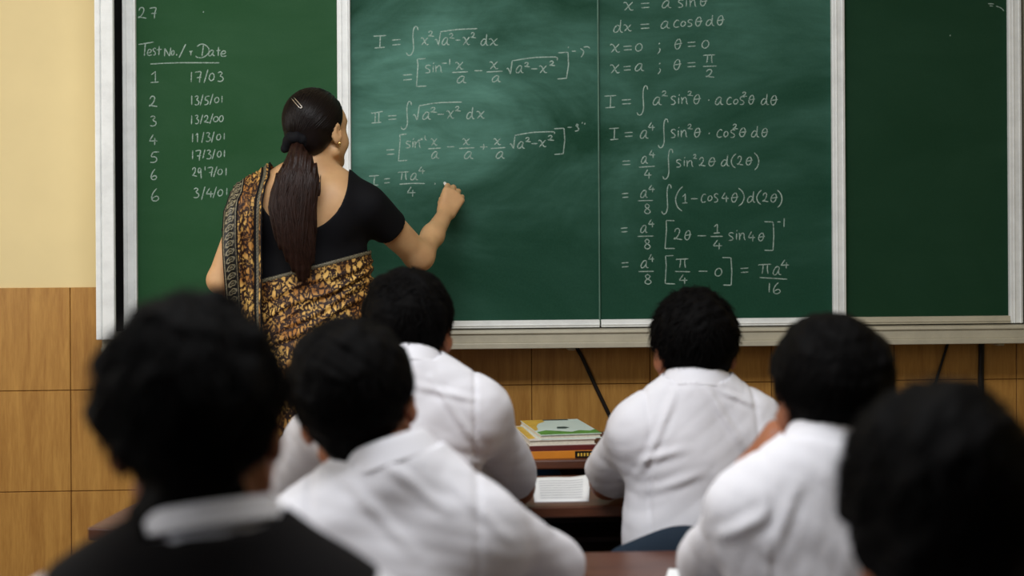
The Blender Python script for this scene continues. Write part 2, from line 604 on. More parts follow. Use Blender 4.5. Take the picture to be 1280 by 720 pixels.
# ------------------------------------------------------------------ the chalkboards
BY = 4.40                      # the writing plane
def bx(px, Y=BY): return P(px, 200, Y)[0]
def bz(py, Y=BY, px=920): return P(px, py, Y)[2]
TOPB = 2.28
fr = empty('chalkboard_mount', (0.3, WALLY - 0.05, 1.0), 'long white metal frame and chalk ledge that carries the green chalkboards', 'board frame')
x0, x1 = bx(118.5, 4.31), bx(142, 4.31)
xe = bx(1287, 4.36)
zl = bz(433, 4.325)
zpost = P(130, 425, 4.31)[2]
po = MB()
xg = bx(126.3, 4.31)
po.box((x0, 4.312, zpost), (xg - .002, WALLY, TOPB), .003)
po.box((xg + .0015, 4.31, zpost), (x1, 4.332, TOPB), .003)
po.box((xg - .004, 4.318, zpost), (xg + .004, 4.49, TOPB))
po.build('side_post', M['alu'], fr)
MB().box((xe, 4.36, zl), (xe + .06, WALLY, TOPB), .003).build('side_post', M['alu2'], fr)
MB().box((x0, 4.36, TOPB), (xe + .06, WALLY, TOPB + .07), .004).build('top_rail', M['alu'], fr)
MB().box((xg + .004, 4.462, zl + .03), (xe + .01, 4.47, TOPB + .01)).build('backing', M['black'], fr)
zr1 = bz(410.5, 4.335)
ld = MB()
xl0 = x0 + .012
ld.box((xl0, 4.335, zl + .016), (xe + .06, 4.47, zr1), .003)
ld.box((xl0, 4.325, zl), (xe + .06, 4.47, zl + .017), .002)
ld.box((xl0, 4.329, zr1 - .010), (xe + .06, 4.345, zr1 - .004), .002)
ld.build('chalk_ledge', M['alu2'], fr)
for px in (713, 1245):
    b = P(px, 440, 4.42)
    MB().box((b[0] - .012, 4.38, zl - .012), (b[0] + .012, 4.49, zl), .003).build('bracket', M['alu2'], fr)

ZB = zr1 + 0.004


def panel(label, boards, stiles, mat, rail=True, seams=()):
    t = empty('chalkboard', ((boards[0][0] + boards[-1][1]) / 2, BY, ZB), label, 'chalkboard', 'green chalkboards across the front wall')
    zt = bz(398, 4.385)
    for a, b in boards:
        MB().box((a, BY, zt - .01), (b, BY + .02, TOPB - .005), .001).build('writing_surface', M[mat], t)
    for a, b, mt in stiles:
        s = MB(); s.box((a, 4.384, ZB), (b, BY + .03, TOPB - .002), .003)
        s.box((a + (b - a) * .30, 4.3815, ZB), (a + (b - a) * .36, BY, TOPB - .002), .001)
        s.box((a + (b - a) * .78, 4.3815, ZB), (a + (b - a) * .84, BY, TOPB - .002), .001)
        s.build('stile', M[mt], t)
    for a, b in boards:
        s = MB(); s.box((a, 4.384, ZB), (b, BY + .03, zt), .002)
        s.box((a, 4.3805, ZB + (zt - ZB) * .3), (b, BY, ZB + (zt - ZB) * .42), .001)
        s.build('bottom_rail', M['alu2' if mat == 'board_r' else 'alu'], t)
    for x in seams:
        s = MB()
        s.box((x - .0028, 4.392, zt - .01), (x + .0012, BY + .005, TOPB - .005), .0008)
        s.build('joint_strip', M['strip'], t)
    return t


pl = panel('left chalkboard with the column of test numbers and dates', [(bx(170, 4.384), bx(422, 4.384))],
           [(bx(153.3, 4.384), bx(170, 4.384), 'alu'), (bx(422, 4.384), bx(438.6, 4.384), 'alu')], 'board_l')
xs_ = bx(748.5)
pm = panel('wide middle chalkboard covered with integral equations', [(bx(438.8, 4.384), xs_ - .0015), (xs_ + .003, bx(1041, 4.384))], [], 'board_m', seams=(xs_,))
pr = panel('right chalkboard, dark green and wiped clean', [(bx(1057, 4.384), bx(1262, 4.384))],
           [(bx(1041, 4.384), bx(1057, 4.384), 'alu'), (bx(1262, 4.384), bx(1278, 4.384), 'alu')], 'board_r')

# ------------------------------------------------------------------ chalk handwriting: one stroke alphabet, each sign in a 0..1 box (y down)
G = {
    'I': ['-0,.06 1,0', '-.55,.03 .5,.97', '-.08,1 .92,.94'],
    'J': ['-0,.06 1,0', '-.6,.03 .5,.6 .5,.95', '-.5,.97 .95,.95'],
    'P': ['-0,.14 .03,.2 1,.03', '-.36,.15 .34,.95', '-.66,.12 .64,.95', '-.05,1 .85,.94'],
    '=': ['-0,.12 1,0', '-.04,1 1,.88'],
    '-': ['-0,.5 1,.45'],
    'S': ['1,.13 .93,.02 .76,0 .62,.1 .56,.3 .6,.6 .6,.8 .45,.95 .25,1 .08,.97 0,.9'],
    'x': ['0,.14 .16,.02 .36,.2 .55,.65 .74,.96 1,.9', '.92,.0 .5,.5 .1,1'],
    '2': ['.1,.3 .25,.05 .55,.0 .7,.2 .55,.55 .2,.88 .02,.95 .1,.82 .4,.9 1,.97'],
    'a': ['.78,.12 .5,0 .2,.28 .02,.7 .1,.98 .38,.92 .66,.5 .78,.1', '.78,.1 .68,.6 .74,.92 1,.96'],
    'd': ['.66,.52 .42,.42 .14,.6 .02,.88 .22,1 .5,.86 .68,.56', '.78,0 .74,.3 .7,.7 .78,.95 1,.98'],
    's': ['.95,.12 .6,.0 .2,.14 .22,.36 .7,.56 .86,.78 .6,.97 .1,.98'],
    'i': ['-.5,.3 .45,1', '-.55,0 .6,.02'],
    'n': ['0,.05 .06,.4 .06,1', '.06,.6 .3,.2 .6,.06 .75,.35 .78,.8 .95,1'],
    'c': ['.95,.12 .6,.0 .2,.3 .05,.7 .3,.98 .95,.88'],
    'o': ['.6,.02 .2,.25 .08,.72 .36,1 .8,.74 .9,.3 .6,.02'],
    '@': ['.5,0 .2,.25 .05,.7 .28,1 .62,.85 .8,.42 .72,.06 .5,0', '.12,.52 .5,.48 1,.42'],
    'p': ['-0,.12 .04,.06 1,.0', '.38,.08 .36,.5 .3,1', '.72,.06 .7,.5 .76,1'],
    '4': ['-.5,0 .02,.62 1,.6', '-.68,.32 .66,1'],
    '8': ['.72,.14 .45,0 .18,.16 .34,.4 .72,.58 .9,.8 .55,1 .12,.84 .28,.56 .66,.36 .78,.18 .7,.1'],
    '1': ['-.1,.3 .6,0 .58,.97', '-0,1 1,.95'],
    'l': ['-.6,0 .4,1'],
    'k': ['-.0,.25 .75,.0 .7,1'],
    '0': ['.5,0 .15,.3 .08,.75 .4,1 .82,.8 .95,.35 .72,.02 .45,.04'],
    '3': ['.05,.12 .45,0 .75,.16 .4,.42 .85,.6 .8,.88 .4,1 0,.94'],
    '5': ['-1,.03 .35,.06', '.35,.06 .15,.45 .6,.5 .75,.78 .45,.98 .02,.98'],
    '6': ['.7,0 .3,.3 .05,.7 .2,.98 .65,1 .95,.8 .7,.62 .3,.72 .1,.85'],
    '7': ['.0,.08 .5,.02 .95,.05 .75,.5 .7,1', '-.25,.55 1,.5'],
    '9': ['.85,.12 .45,0 .08,.22 .25,.48 .7,.36 .88,.1 .85,.6 .95,1'],
    '/': ['-1,0 0,1'],
    '(': ['1,0 .45,.18 .05,.5 .3,.82 .9,1'],
    ')': ['.05,0 .7,.2 1,.5 .7,.82 .1,1'],
    ';': ['-.55,.05 .62,.1', '.6,.5 .9,.55 .7,.8 .1,1'],
    '.': ['-.3,.5 .7,.5'],
    '+': ['-0,.5 1,.48', '-.5,0 .52,.5 .42,1'],
    'T': ['-0,.18 1,0', '-.45,.08 .38,1'],
    'e': ['.1,.6 .7,.5 .85,.15 .45,.05 .1,.45 .15,.9 .5,1 1,.85'],
    't': ['-.5,0 .42,1', '-0,.42 1,.36'],
    'N': ['-.08,1 .1,.1', '-.1,.08 .75,1', '-.78,.98 .95,0'],
    'r': ['-.0,.15 .35,.3', '.9,.1 .5,.2 .4,.5 .4,1'],
    'D': ['-.52,.05 .4,.88', '.0,.18 .35,.0 .75,.12 .98,.45 .8,.78 .4,.98 .0,.95 -.1,.85'],
    "'": ['-.5,0 .6,1'],
}


def smooth_line(p, n=6):
    p = np.array(p)
    if len(p) < 3: 
        return p
    e = np.vstack([2 * p[0] - p[1], p, 2 * p[-1] - p[-2]])
    out = []
    for i in range(1, len(e) - 2):
        for t in np.linspace(0, 1, n, endpoint=False):
            a, b, c, d = e[i - 1], e[i], e[i + 1], e[i + 2]
            out.append(.5 * ((2 * b) + (c - a) * t + (2 * a - 5 * b + 4 * c - d) * t ** 2 + (3 * b - a - 3 * c + d) * t ** 3))
    out.append(p[-1])
    return np.array(out)


def strokes_of(text, ox, oy, s=8.0):
    """'I 55 155 180 280 | ~ x,y x,y ...' -> lines in picture points"""
    out = []
    for tok in text.split('|'):
        q = tok.split()
        if not q: continue
        if q[0] in ('~', '~~'):
            pts = [tuple(map(float, a.split(','))) for a in q[1:]]
            if q[0] == '~~': pts = smooth_line(pts)
            out.append(np.array(pts) / s + (ox, oy)); continue
        bx0, by0, bx1, by1 = map(float, q[1:5])
        word = q[0] if q[0] != 'pi' else 'p'
        wd = {'i': .35, 's': .9, 'n': 1.15, 'c': 1.0, 'o': .85}
        tot = sum(wd.get(ch, 1) for ch in word) + .22 * (len(word) - 1)
        cx = bx0
        for ch in word:
            wch = wd.get(ch, 1) / tot * (bx1 - bx0)
            for st in G[ch]:
                straight = st[0] == '-' and not st.startswith('-.1,.85 ')
                pts = [tuple(map(float, a.split(','))) for a in (st[1:] if straight else st).split()]
                if not straight: pts = smooth_line(pts)
                pts = np.array(pts)
                y0 = by0 if not (len(word) > 1 and ch in 'sno') else by0 + (by1 - by0) * (.14 if word == 'sin' else 0)
                sx = wch if len(word) > 1 or bx1 - bx0 > 0 else 1
                out.append(np.stack([cx + pts[:, 0] * sx, y0 + pts[:, 1] * (by1 - y0)], 1) / s + (ox, oy))
            cx += wch + .22 / tot * (bx1 - bx0)
    return out


def chalk_line(name, parts, parent, width=1.4, faint=1.0):
    V, Fc = [], []
    for text, ox, oy in parts:
        for L in strokes_of(text, ox, oy):
            d = np.r_[0, np.cumsum(np.hypot(*np.diff(L, axis=0).T))]
            if d[-1] < 1.2: L = L + np.array([[0, 0]] * (len(L) - 1) + [[.6, .3]]); d = np.r_[0, np.cumsum(np.hypot(*np.diff(L, axis=0).T))]
            n = max(3, int(d[-1] / 1.6) + 1)
            t = np.linspace(0, d[-1], n)
            Q = np.stack([np.interp(t, d, L[:, 0]), np.interp(t, d, L[:, 1])], 1)
            T = np.gradient(Q, axis=0); T /= np.hypot(T[:, 0], T[:, 1])[:, None] + 1e-9
            Nn = np.stack([-T[:, 1], T[:, 0]], 1)
            hw = width * (.95 if d[-1] < 1.8 else .5) * faint * (0.85 + 0.3 * rng.random(n)); hw[0] *= .6; hw[-1] *= .5
            b = len(V)
            for sgn in (-1, 1):
                for q in Q + sgn * Nn * hw[:, None]:
                    V.append(P(q[0], q[1], BY - 0.0012))
            for i in range(n - 1):
                Fc.append((b + i, b + i + 1, b + n + i + 1, b + n + i))
    return mesh_obj(name, V, Fc, M['chalk'], parent, smooth=False)


A = (460, 25); B = (590, 25); C3 = (460, 115); D4 = (590, 115); E5 = (450, 190)
chalk_line('chalk_equation', [("I 55 155 180 280|= 240 195 325 250|S 385 65 500 355|x 530 175 605 250|2 600 110 660 165|~ 668,200 685,190 705,255 725,125|~~ 725,122 735,116 900,95 1095,86|a 740 175 815 250|2 808 135 865 185|- 875 190 925 212|x 945 170 1020 250|2 1025 125 1080 180", *A), ("d 88 140 165 255|x 170 185 260 255", *B)], pm)
chalk_line('chalk_equation', [("= 350 545 440 600|~ 575,385 492,392 500,450 485,665 585,660|s 565 450 630 530|i 640 430 665 522|n 675 450 745 525|- 738 425 790 440|l 812 390 822 450|x 875 420 955 495|~ 840,525 1000,518|a 890 560 985 630|- 1065 500 1145 515", *A),
                              ("x 175 415 262 490|~ 145,520 305,512|a 200 555 290 620|~ 345,490 360,480 385,538 402,408|~~ 402,408 600,378 780,370 850,375 850,405|a 440 455 515 530|2 520 425 580 470|- 590 480 655 498|x 672 455 752 530|2 770 410 832 458|~ 860,328 960,322 965,450 945,582 855,590|. 955 268 968 276|- 998 305 1040 320|~~ 1178,285 1162,268 1115,270|~~ 1085,285 1115,310 1110,345 1090,372", *B)], pm)
chalk_line('chalk_equation', [("P 30 190 150 310|= 200 235 285 275|S 330 95 435 375|~ 450,235 465,222 492,285 512,145|~~ 512,142 520,137 700,108 940,100|a 545 200 630 275|2 622 155 690 205|- 695 214 760 232|x 785 185 862 265|2 868 145 928 192|d 985 150 1065 270|x 1085 190 1170 265", *C3)], pm)
chalk_line('chalk_equation', [("= 185 575 265 625|~ 385,420 318,428 322,480 305,690 395,683|s 372 490 430 560|i 438 468 462 556|n 468 488 530 560|~ 500,484 525,470 550,466|~ 502,490 530,476 548,478|~~ 570,435 572,470 590,485|x 628 465 695 535|~ 600,568 730,560|a 635 595 710 665|- 790 540 865 556|x 945 465 1020 530|~ 912,565 1065,557|a 962 595 1055 668|+ 1120 520 1195 580", *C3),
                              ("x 215 465 290 530|~ 188,566 335,555|a 240 595 330 665|~ 378,525 390,515 415,568 430,438|~~ 430,436 440,432 600,405 750,398 822,400 824,418|a 455 495 528 565|2 530 455 590 500|- 592 508 655 526|x 665 480 742 550|2 755 435 820 485|~ 822,367 920,362 928,480 912,618 825,624|- 955 346 1000 360|~~ 1040,345 1048,320 1062,330 1050,352 1068,362 1060,385 1028,392|. 1096 305 1104 311|. 1120 312 1132 318", *D4)], pm)
chalk_line('chalk_equation', [("J 90 235 190 335|= 240 265 300 310|pi 378 198 490 280|a 505 210 580 280|4 585 145 648 220|~~ 395,322 520,314 650,315|4 470 348 555 445|. 740 312 756 320", *E5)], pm)
R1 = (755, 0); R2 = (755, 60); R3 = (840, 90); R4 = (755, 140); R5 = (840, 180); R6 = (755, 220); R7 = (755, 300); R8 = (860, 290); R9 = (740, 170)
for parts in (
    [("x 195 20 295 105|= 370 30 455 78|a 580 5 672 80|s 735 -5 795 75|i 812 -35 838 68|n 858 -5 925 68|@ 960 -30 1035 60", *R1)],
    [("d 95 200 190 325|x 195 245 278 312|= 365 240 455 285|a 568 210 660 285|c 695 200 755 275|o 765 210 820 265|s 830 195 888 265|@ 912 170 985 262|d 1020 150 1105 258|@ 1130 155 1205 252", *R1)],
    [("x 62 440 160 525|= 195 460 278 500|0 310 435 385 512|; 530 425 565 540|@ 705 390 782 492|= 835 420 915 465|0 975 402 1052 482", *R1)],
    [("x 62 165 158 252|= 195 182 268 222|a 310 155 402 230|; 535 145 568 262|@ 695 115 775 218|= 832 145 915 188|pi 990 68 1112 150|~ 990,184 1128,180|2 1015 215 1105 295", *R2)],
    [("I 5 475 120 598|= 178 515 270 560|S 330 378 437 672|a 490 490 578 570|2 575 430 638 482|s 665 480 720 566|i 735 468 760 558|n 775 488 840 562|2 832 432 890 478|@ 895 465 970 560|. 1038 515 1052 525", *R2), ("a 432 250 512 328|c 545 252 600 326|o 612 270 665 322|s 672 245 728 326|2 700 200 752 245|@ 765 232 830 322|d 890 220 968 328|@ 985 235 1058 330", *R3)],
    [("I 52 160 150 278|= 205 203 285 245|a 362 182 445 265|4 442 102 508 188|S 543 70 640 358|s 665 172 718 258|i 732 155 755 250|n 770 176 835 252|2 832 122 888 172|@ 902 160 972 252|. 1043 207 1057 217", *R4), ("c 447 575 505 655|o 515 590 565 650|s 580 575 635 655|2 605 522 660 570|@ 672 558 748 648|d 793 540 872 652|@ 895 562 965 648", *R3)],
    [("= 182 488 265 528|a 372 442 440 515|4 450 380 512 460|~ 350,552 508,542|4 400 575 475 668|S 588 372 688 672", *R4), ("s 35 155 95 232|i 112 135 135 222|n 148 160 215 228|2 210 103 250 148|2 268 135 335 222|@ 365 135 440 222|d 490 110 575 222|( 590 98 640 240|2 650 122 712 212|@ 738 130 808 210|) 820 88 868 260", *R5)],
    [("= 180 172 245 215|a 365 142 440 218|4 445 90 508 162|~ 340,248 490,244|8 398 280 470 378|S 578 85 672 382|( 712 105 788 352", *R6), ("1 100 500 155 592|- 190 540 258 555|c 290 500 342 585|o 355 515 405 570|s 415 495 465 582|4 495 485 568 582|@ 592 490 665 582|) 660 440 722 620|d 752 475 835 585|( 845 462 895 605|2 905 490 965 580|@ 985 498 1058 582|) 1050 460 1100 635", *R5)],
    [("= 170 518 235 560|a 365 492 438 568|4 442 435 505 512|~ 335,604 497,600|8 398 632 470 730|~ 705,447 622,445 625,530 610,725 708,725|2 698 525 782 640|@ 805 545 875 640|- 935 592 1020 604|1 1095 480 1160 572|~ 1065,605 1188,603|4 1090 640 1182 735", *R6), ("s 400 5 458 85|i 474 -15 498 78|n 512 5 578 82|4 600 -5 672 95|@ 702 10 770 90|~ 764,-104 852,-99 858,40 850,185 762,182|- 892 -104 928 -98|l 956 -140 966 -50", *R8)],
    [("= 175 225 245 270|a 368 205 445 280|4 445 142 502 222|~ 345,316 497,313|8 400 345 480 442|~ 695,155 615,160 622,250 612,435 712,440|pi 718 188 845 278|~ 710,314 862,318|4 750 345 835 440|- 945 305 1035 320|0 1105 282 1182 362", *R7), ("~ 342,255 430,257 438,400 432,532 350,530|= 525 360 605 405|pi 702 322 832 418|a 850 345 932 430|4 928 278 1010 365|~ 715,455 992,472|l 806 510 820 605|6 850 505 928 615", *R8)],
):
    chalk_line('chalk_equation', parts, pm, 1.32)
L1 = (160, 0); L2 = (160, 80); L3 = (160, 165)
for nm, txt, o in (
    ('chalk_number', "2 100 75 185 185|7 215 75 285 185|. 748 115 756 121", L1),
    ('chalk_heading', "T 105 420 258 562|e 190 490 240 555|s 245 480 280 552|t 285 460 340 552|N 360 475 432 562|o 432 500 465 555|. 478 542 490 550|/ 510 440 578 578|r 615 505 650 555|D 690 440 815 580|a 805 500 870 560|t 885 470 925 560|e 925 505 985 565", L1),
    ('chalk_underline', "~~ 222,640 500,628 915,628", L1),
    ('chalk_date_row', "1 225 75 308 185|l 625 80 642 180|7 670 75 735 188|/ 760 55 800 190|0 808 92 865 168|3 895 78 960 175", L2),
    ('chalk_date_row', "2 210 322 292 428|l 635 315 640 408|3 668 318 715 410|/ 722 305 750 415|5 762 318 815 408|/ 818 300 850 408|0 862 332 912 388|l 936 318 944 388", L2),
    ('chalk_date_row', "3 220 520 290 620|l 632 512 640 602|3 668 510 712 598|/ 722 505 748 602|2 758 515 815 588|/ 818 495 850 598|0 850 525 905 578|0 910 515 955 578", L2),
    ('chalk_date_row', "4 212 25 295 130|l 642 15 650 102|k 678 10 702 102|/ 738 0 758 108|3 778 5 830 95|/ 835 -5 862 105|0 882 22 930 80|l 958 10 967 78", L3),
    ('chalk_date_row', "5 218 195 312 305|l 642 185 650 272|7 675 182 730 288|/ 748 175 770 265|3 785 180 838 270|/ 842 172 870 272|0 890 190 935 252|l 960 180 969 250", L3),
    ('chalk_date_row', "6 228 370 290 475|2 640 355 690 445|9 698 358 735 465|' 766 345 774 385|7 795 352 850 450|/ 855 345 890 450|0 895 370 945 428|l 976 360 986 435", L3),
    ('chalk_date_row', "6 232 565 312 688|3 655 560 715 658|/ 735 545 770 678|4 780 562 852 655|/ 850 548 885 662|0 895 575 950 640|l 984 560 992 630", L3),
):
    chalk_line(nm, [(txt, *o)], pl, 1.35)
chalk_line('chalk_scribble', [("~ 440,36 500,40|~ 455,58 490,62|~~ 520,60 570,80 600,110|~ 60,350 64,360", 1180, 0)], pr, 1.1)

# ------------------------------------------------------------------ cables on the wall below the board
def cable(label, pts, r):
    c = [P(px, py, WALLY - 0.012) for px, py in pts]
    o = MB().tube(c, r, 8).build('cable', M['cable'], None, loc=c[-1], smooth=True)
    tag(o, label, 'cable')


cable('thin black cable slanting down the tiles above the book stack', [(712, 420), (727, 445), (745, 484), (766, 528), (800, 600)], .0065)
cable('thin black cable slanting left beneath the wiped right chalkboard', [(1190, 415), (1184, 432), (1172, 470), (1160, 510)], .0045)
cable('thick upright black cable beneath the right end of the ledge', [(1228, 415), (1227, 432), (1226, 480), (1226, 560)], .0095)

# ------------------------------------------------------------------ desks and benches
DZ = 0.75


def desk(label, xa, xb, ya, yb, rz=0.0, cat='desk', z=DZ, th=.026, mat='deskwood'):
    c = np.array([(xa + xb) / 2, (ya + yb) / 2, 0])
    t = empty('school_desk', c, label, cat, rz=rz)
    hx, hy = (xb - xa) / 2, (yb - ya) / 2
    def bb(nm, lo, hi, bev, mm=mat):
        o = MB().box(lo, hi, bev).build(nm, M[mm]); o.parent = t; return o
    bb('desk_top', (-hx, -hy, z - th), (hx, hy, z), .004)
    bb('front_panel', (-hx + .04, hy - .03, .34), (hx - .04, hy - .012, z - th), .002, 'darkwood')
    bb('book_shelf', (-hx + .04, 0, z - .125), (hx - .04, hy - .03, z - .112), .002, 'darkwood')
    for sx in (-1, 1):
        for sy in (-1, 1):
            cx, cy = sx * (hx - .05), sy * (hy - .045)
            bb('leg', (cx - .02, cy - .02, 0), (cx + .02, cy + .02, z - th), .003, 'darkwood')
    return t


def bench(label, xa, xb, ya, yb):
    t = empty('bench', ((xa + xb) / 2, (ya + yb) / 2, 0), label, 'bench')
    MB().box((xa, ya, .40), (xb, yb, .43), .005).build('seat', M['deskwood'], t)
    for x in (xa + .06, xb - .06):
        for y in (ya + .04, yb - .04):
            MB().box((x - .02, y - .02, 0), (x + .02, y + .02, .40), .003).build('leg', M['darkwood'], t)
    MB().box((xa + .06, (ya + yb) / 2 - .01, .12), (xb - .06, (ya + yb) / 2 + .01, .15), .003).build('stretcher', M['darkwood'], t)


yb1 = 3.14
desk('dark wooden front-row desk with the white papers on it', P(348, 640, yb1)[0], P(1010, 640, yb1)[0], yb1, 3.53)
dl = desk('dark wooden desk whose corner juts out left of the vest wearer', 0, .29, 0, .40, math.radians(-9))
cpt = P(109, 655, 3.0)
dl.location = Vector((cpt[0] + .145 * math.cos(.157) + .2 * math.sin(.157), 3.0 + .2 * math.cos(.157) - .145 * math.sin(.157), 0))
desk('glossy brown second-row desk across the bottom of the photo', P(250, 690, 2.7)[0], P(1300, 690, 2.7)[0], 2.27, 2.70)
bench('wooden bench under the two front-row boys', P(372, 690, 2.85)[0], P(1080, 690, 2.85)[0], 2.74, 3.06)
bench('wooden bench under the two second-row boys', P(250, 690, 2.0)[0], P(1250, 690, 2.0)[0], 1.92, 2.20)
bench('wooden bench under the two boys nearest the camera', P(-40, 690, 1.3)[0], P(1300, 690, 1.3)[0], 1.14, 1.48)

# the table with an open shelf in front of the board
tb = empty('table', (P(800, 575, 3.8)[0], 3.8, 0), 'dark wooden table with an open shelf, carrying the book stack', 'table')
ta, tbx = P(612, 575, 3.6)[0], P(1000, 575, 3.6)[0]
TZT = P(700, 575, 3.58)[2]
MB().box((ta, 3.58, TZT - .024), (tbx, 4.06, TZT), .004).build('table_top', M['deskwood'], tb)
MB().box((ta + .02, 3.62, TZT - .15), (tbx - .02, 4.04, TZT - .132), .002).build('shelf', M['darkwood'], tb)
MB().box((ta + .02, 4.02, TZT - .15), (tbx - .02, 4.04, TZT - .024), .002).build('back_panel', M['darkwood'], tb)
for sx in (ta + .03, tbx - .03):
    for sy in (3.61, 4.03):
        MB().box((sx - .022, sy - .022, 0), (sx + .022, sy + .022, TZT - .024), .003).build('leg', M['darkwood'], tb)


# ------------------------------------------------------------------ books
def mat_cover(name, stops, scale=8, seed=0):
    t = NT(name, 0.35, 0.4)
    n = t.noise(t.coord((1, 1, 1)), scale, 3, 0.5, 0.6)
    t.to('Base Color', t.ramp(n, stops))
    return t.m


M['pages'] = mat_flat('page_edges', lin(214, 206, 190), 0.9, 0.1, .1, 200)
M['c_top'] = mat_flat('pale_cover', lin(206, 222, 214), 0.35, 0.4, .06, 12)
M['c_green'] = mat_flat('green_print', lin(88, 140, 56), 0.4, 0.4, .25, 25)
M['c_yel'] = mat_flat('yellow_print', lin(210, 170, 66), 0.4, 0.4, .15, 25)
M['c_dark'] = mat_flat('dark_print', lin(52, 66, 62), 0.5, 0.3, .2, 30)
M['c_red'] = mat_flat('maroon_cover', lin(92, 34, 32), 0.4, 0.4, .15, 12)
M['c_orange'] = mat_flat('orange_cover', lin(206, 128, 38), 0.4, 0.4, .12, 12)
M['c_blue'] = mat_flat('blue_cover', lin(52, 104, 150), 0.4, 0.4, .12, 12)
M['c_brown'] = mat_flat('brown_cover', lin(112, 66, 46), 0.45, 0.4, .12, 12)
M['c_white'] = mat_flat('white_cover', lin(214, 206, 196), 0.45, 0.4, .05, 12)


def book(label, px0, px1, Y, z, w, d, th, rz, cover, spine_front=True):
    """px0: picture column of the near left corner"""
    c = P(px0, 560, Y)
    t = empty('book', (c[0], Y, z), label, 'book', 'books stacked on and under the table top', rz)
    k = min(.0022, th * .2)
    def bb(nm, lo, hi, bev, mm):
        o = MB().box(lo, hi, bev).build(nm, M[mm]); o.parent = t; return o
    bb('pages', (.002, .003, k), (w - .003, d - .003, th - k), .0006, 'pages')
    cv = MB()
    cv.box((0, 0, th - k), (w, d, th), .0006).box((0, 0, 0), (w, d, k), .0006)
    if spine_front:
        cv.box((0, -.001, 0), (w, .0015, th), .0006)
    o = cv.build('cover', M[cover]); o.parent = t
    return t


zt = TZT
b4 = book('orange book with a black band, bottom of the stack on the table', 664, 0, 3.60, zt, .172, .25, .019, .05, 'c_orange')
o = MB().box((.112, -.003, .001), (.168, -.0008, .018), .0004).build('title_band', M['black']); o.parent = b4
for q in range(6):
    o = MB().box((.118 + q * .008, -.0036, .005), (.1225 + q * .008, -.0029, .013), .0003).build('title_letter', M['c_yel']); o.parent = b4
b3 = book('thin maroon book lying between the orange and white books', 662, 0, 3.602, zt + .019, .172, .25, .013, .06, 'c_red')
b2 = book('white softcover book just beneath the green patterned book', 662, 0, 3.604, zt + .032, .172, .26, .015, .10, 'c_white', False)
b1 = book('pale green patterned exercise book lying on top of the stack', 676, 0, 3.606, zt + .047, .160, .27, .013, .135, 'c_top', False)
s = MB()
def patch(name, pts, mat, parent, z):
    me_v = [(x, y, z) for x, y in pts]
    n = len(pts)
    V = me_v + [(x, y, z + .0004) for x, y in pts]
    Fc = [tuple(range(n))[::-1], tuple(range(n, 2 * n))] + [(i, (i + 1) % n, n + (i + 1) % n, n + i) for i in range(n)]
    o = mesh_obj(name, V, Fc, M[mat], None, False, world=False); o.parent = parent
patch('green_print', [(.001, .001), (.159, .001), (.159, .07), (.14, .045), (.115, .06), (.09, .035), (.055, .06), (.03, .075), (.001, .05)], 'c_green', b1, .013)
patch('yellow_print', [(.001, .075), (.012, .09), (.02, .15), (.035, .2), (.06, .235), (.06, .269), (.001, .269)], 'c_yel', b1, .013)
patch('dark_print', [(.06, .255), (.13, .25), (.13, .269), (.06, .269)], 'c_dark', b1, .0131)
patch('grey_picture', [(.065, .10), (.085, .095), (.10, .11), (.092, .13), (.07, .128)], 'c_dark', b1, .0132)
patch('yellow_print', [(.001, .02), (.02, .03), (.02, .24), (.001, .25)], 'c_yel', b2, .015)
b5 = book('blue book lying on the shelf under the table top, left of the gap', 654, 0, 3.66, zt - .1315, .108, .22, .062, .0, 'c_blue')
o = MB().box((.096, -.003, .0), (.107, -.0008, .062), .0004).build('yellow_spine_end', M['c_yel']); o.parent = b5
book('brown book lying on the shelf under the table top, right of the gap', 708, 0, 3.66, zt - .1315, .12, .22, .058, .0, 'c_brown')


# ------------------------------------------------------------------ papers
def paper(label, corners, z, lift=0.0, rows=0):
    """corners: near left, near right, far right, far left on a desk top"""
    nl, nr, fr_, fl = [np.array(c, float) for c in corners]
    n = 14
    V, ink = [], []
    def at(u, v):
        p = (nl * (1 - u) + nr * u) * (1 - v) + (fl * (1 - u) + fr_ * u) * v
        zz = z + .002 + lift * (max(0, u - .55) ** 2 * 2.2 * v + .12 * math.sin(u * 3.1) * v)
        return np.array([p[0], p[1], zz])
    V = [at(i / n, j / n) for j in range(n + 1) for i in range(n + 1)]
    Fc = [(j * (n + 1) + i, j * (n + 1) + i + 1, (j + 1) * (n + 1) + i + 1, (j + 1) * (n + 1) + i) for j in range(n) for i in range(n)]
    c = (nl + fr_) / 2
    o = mesh_obj('paper_sheet', V, Fc, M['paper'], None, True, loc=(c[0], c[1], z))
    sm = o.modifiers.new('thickness', 'SOLIDIFY'); sm.thickness = .0024; sm.offset = -1
    tag(o, label, 'paper')
    if rows:
        V2, F2 = [], []
        for r in range(rows):
            v = .12 + .78 * r / rows
            b = len(V2)
            for i in range(9):
                u = .12 + .76 * i / 8
                for dv in (0, .012):
                    V2.append(at(u, v + dv) + np.array([0, 0, .0006]))
            for i in range(8):
                F2.append((b + 2 * i, b + 2 * i + 2, b + 2 * i + 3, b + 2 * i + 1))
        mesh_obj('written_lines', V2, F2, M['ink'], o, False)
    return o


def on_desk(px, py, z=DZ):
    d = RT * (px - CX) / F + UP * (CY - py) / F + FW
    return CAM + d * ((z - CAMH) / d[2])


paper('white written sheet on the front-row desk between the two boys', [on_desk(668, 628)[:2], on_desk(736, 627)[:2], on_desk(738, 599)[:2], on_desk(664, 598)[:2]], DZ, .028, 8)
paper('corner of a white sheet on the second-row desk by the chin-resting boy', [on_desk(831, 727)[:2], on_desk(900, 731)[:2], on_desk(900, 714)[:2], on_desk(836, 712)[:2]], DZ, .0, 0)
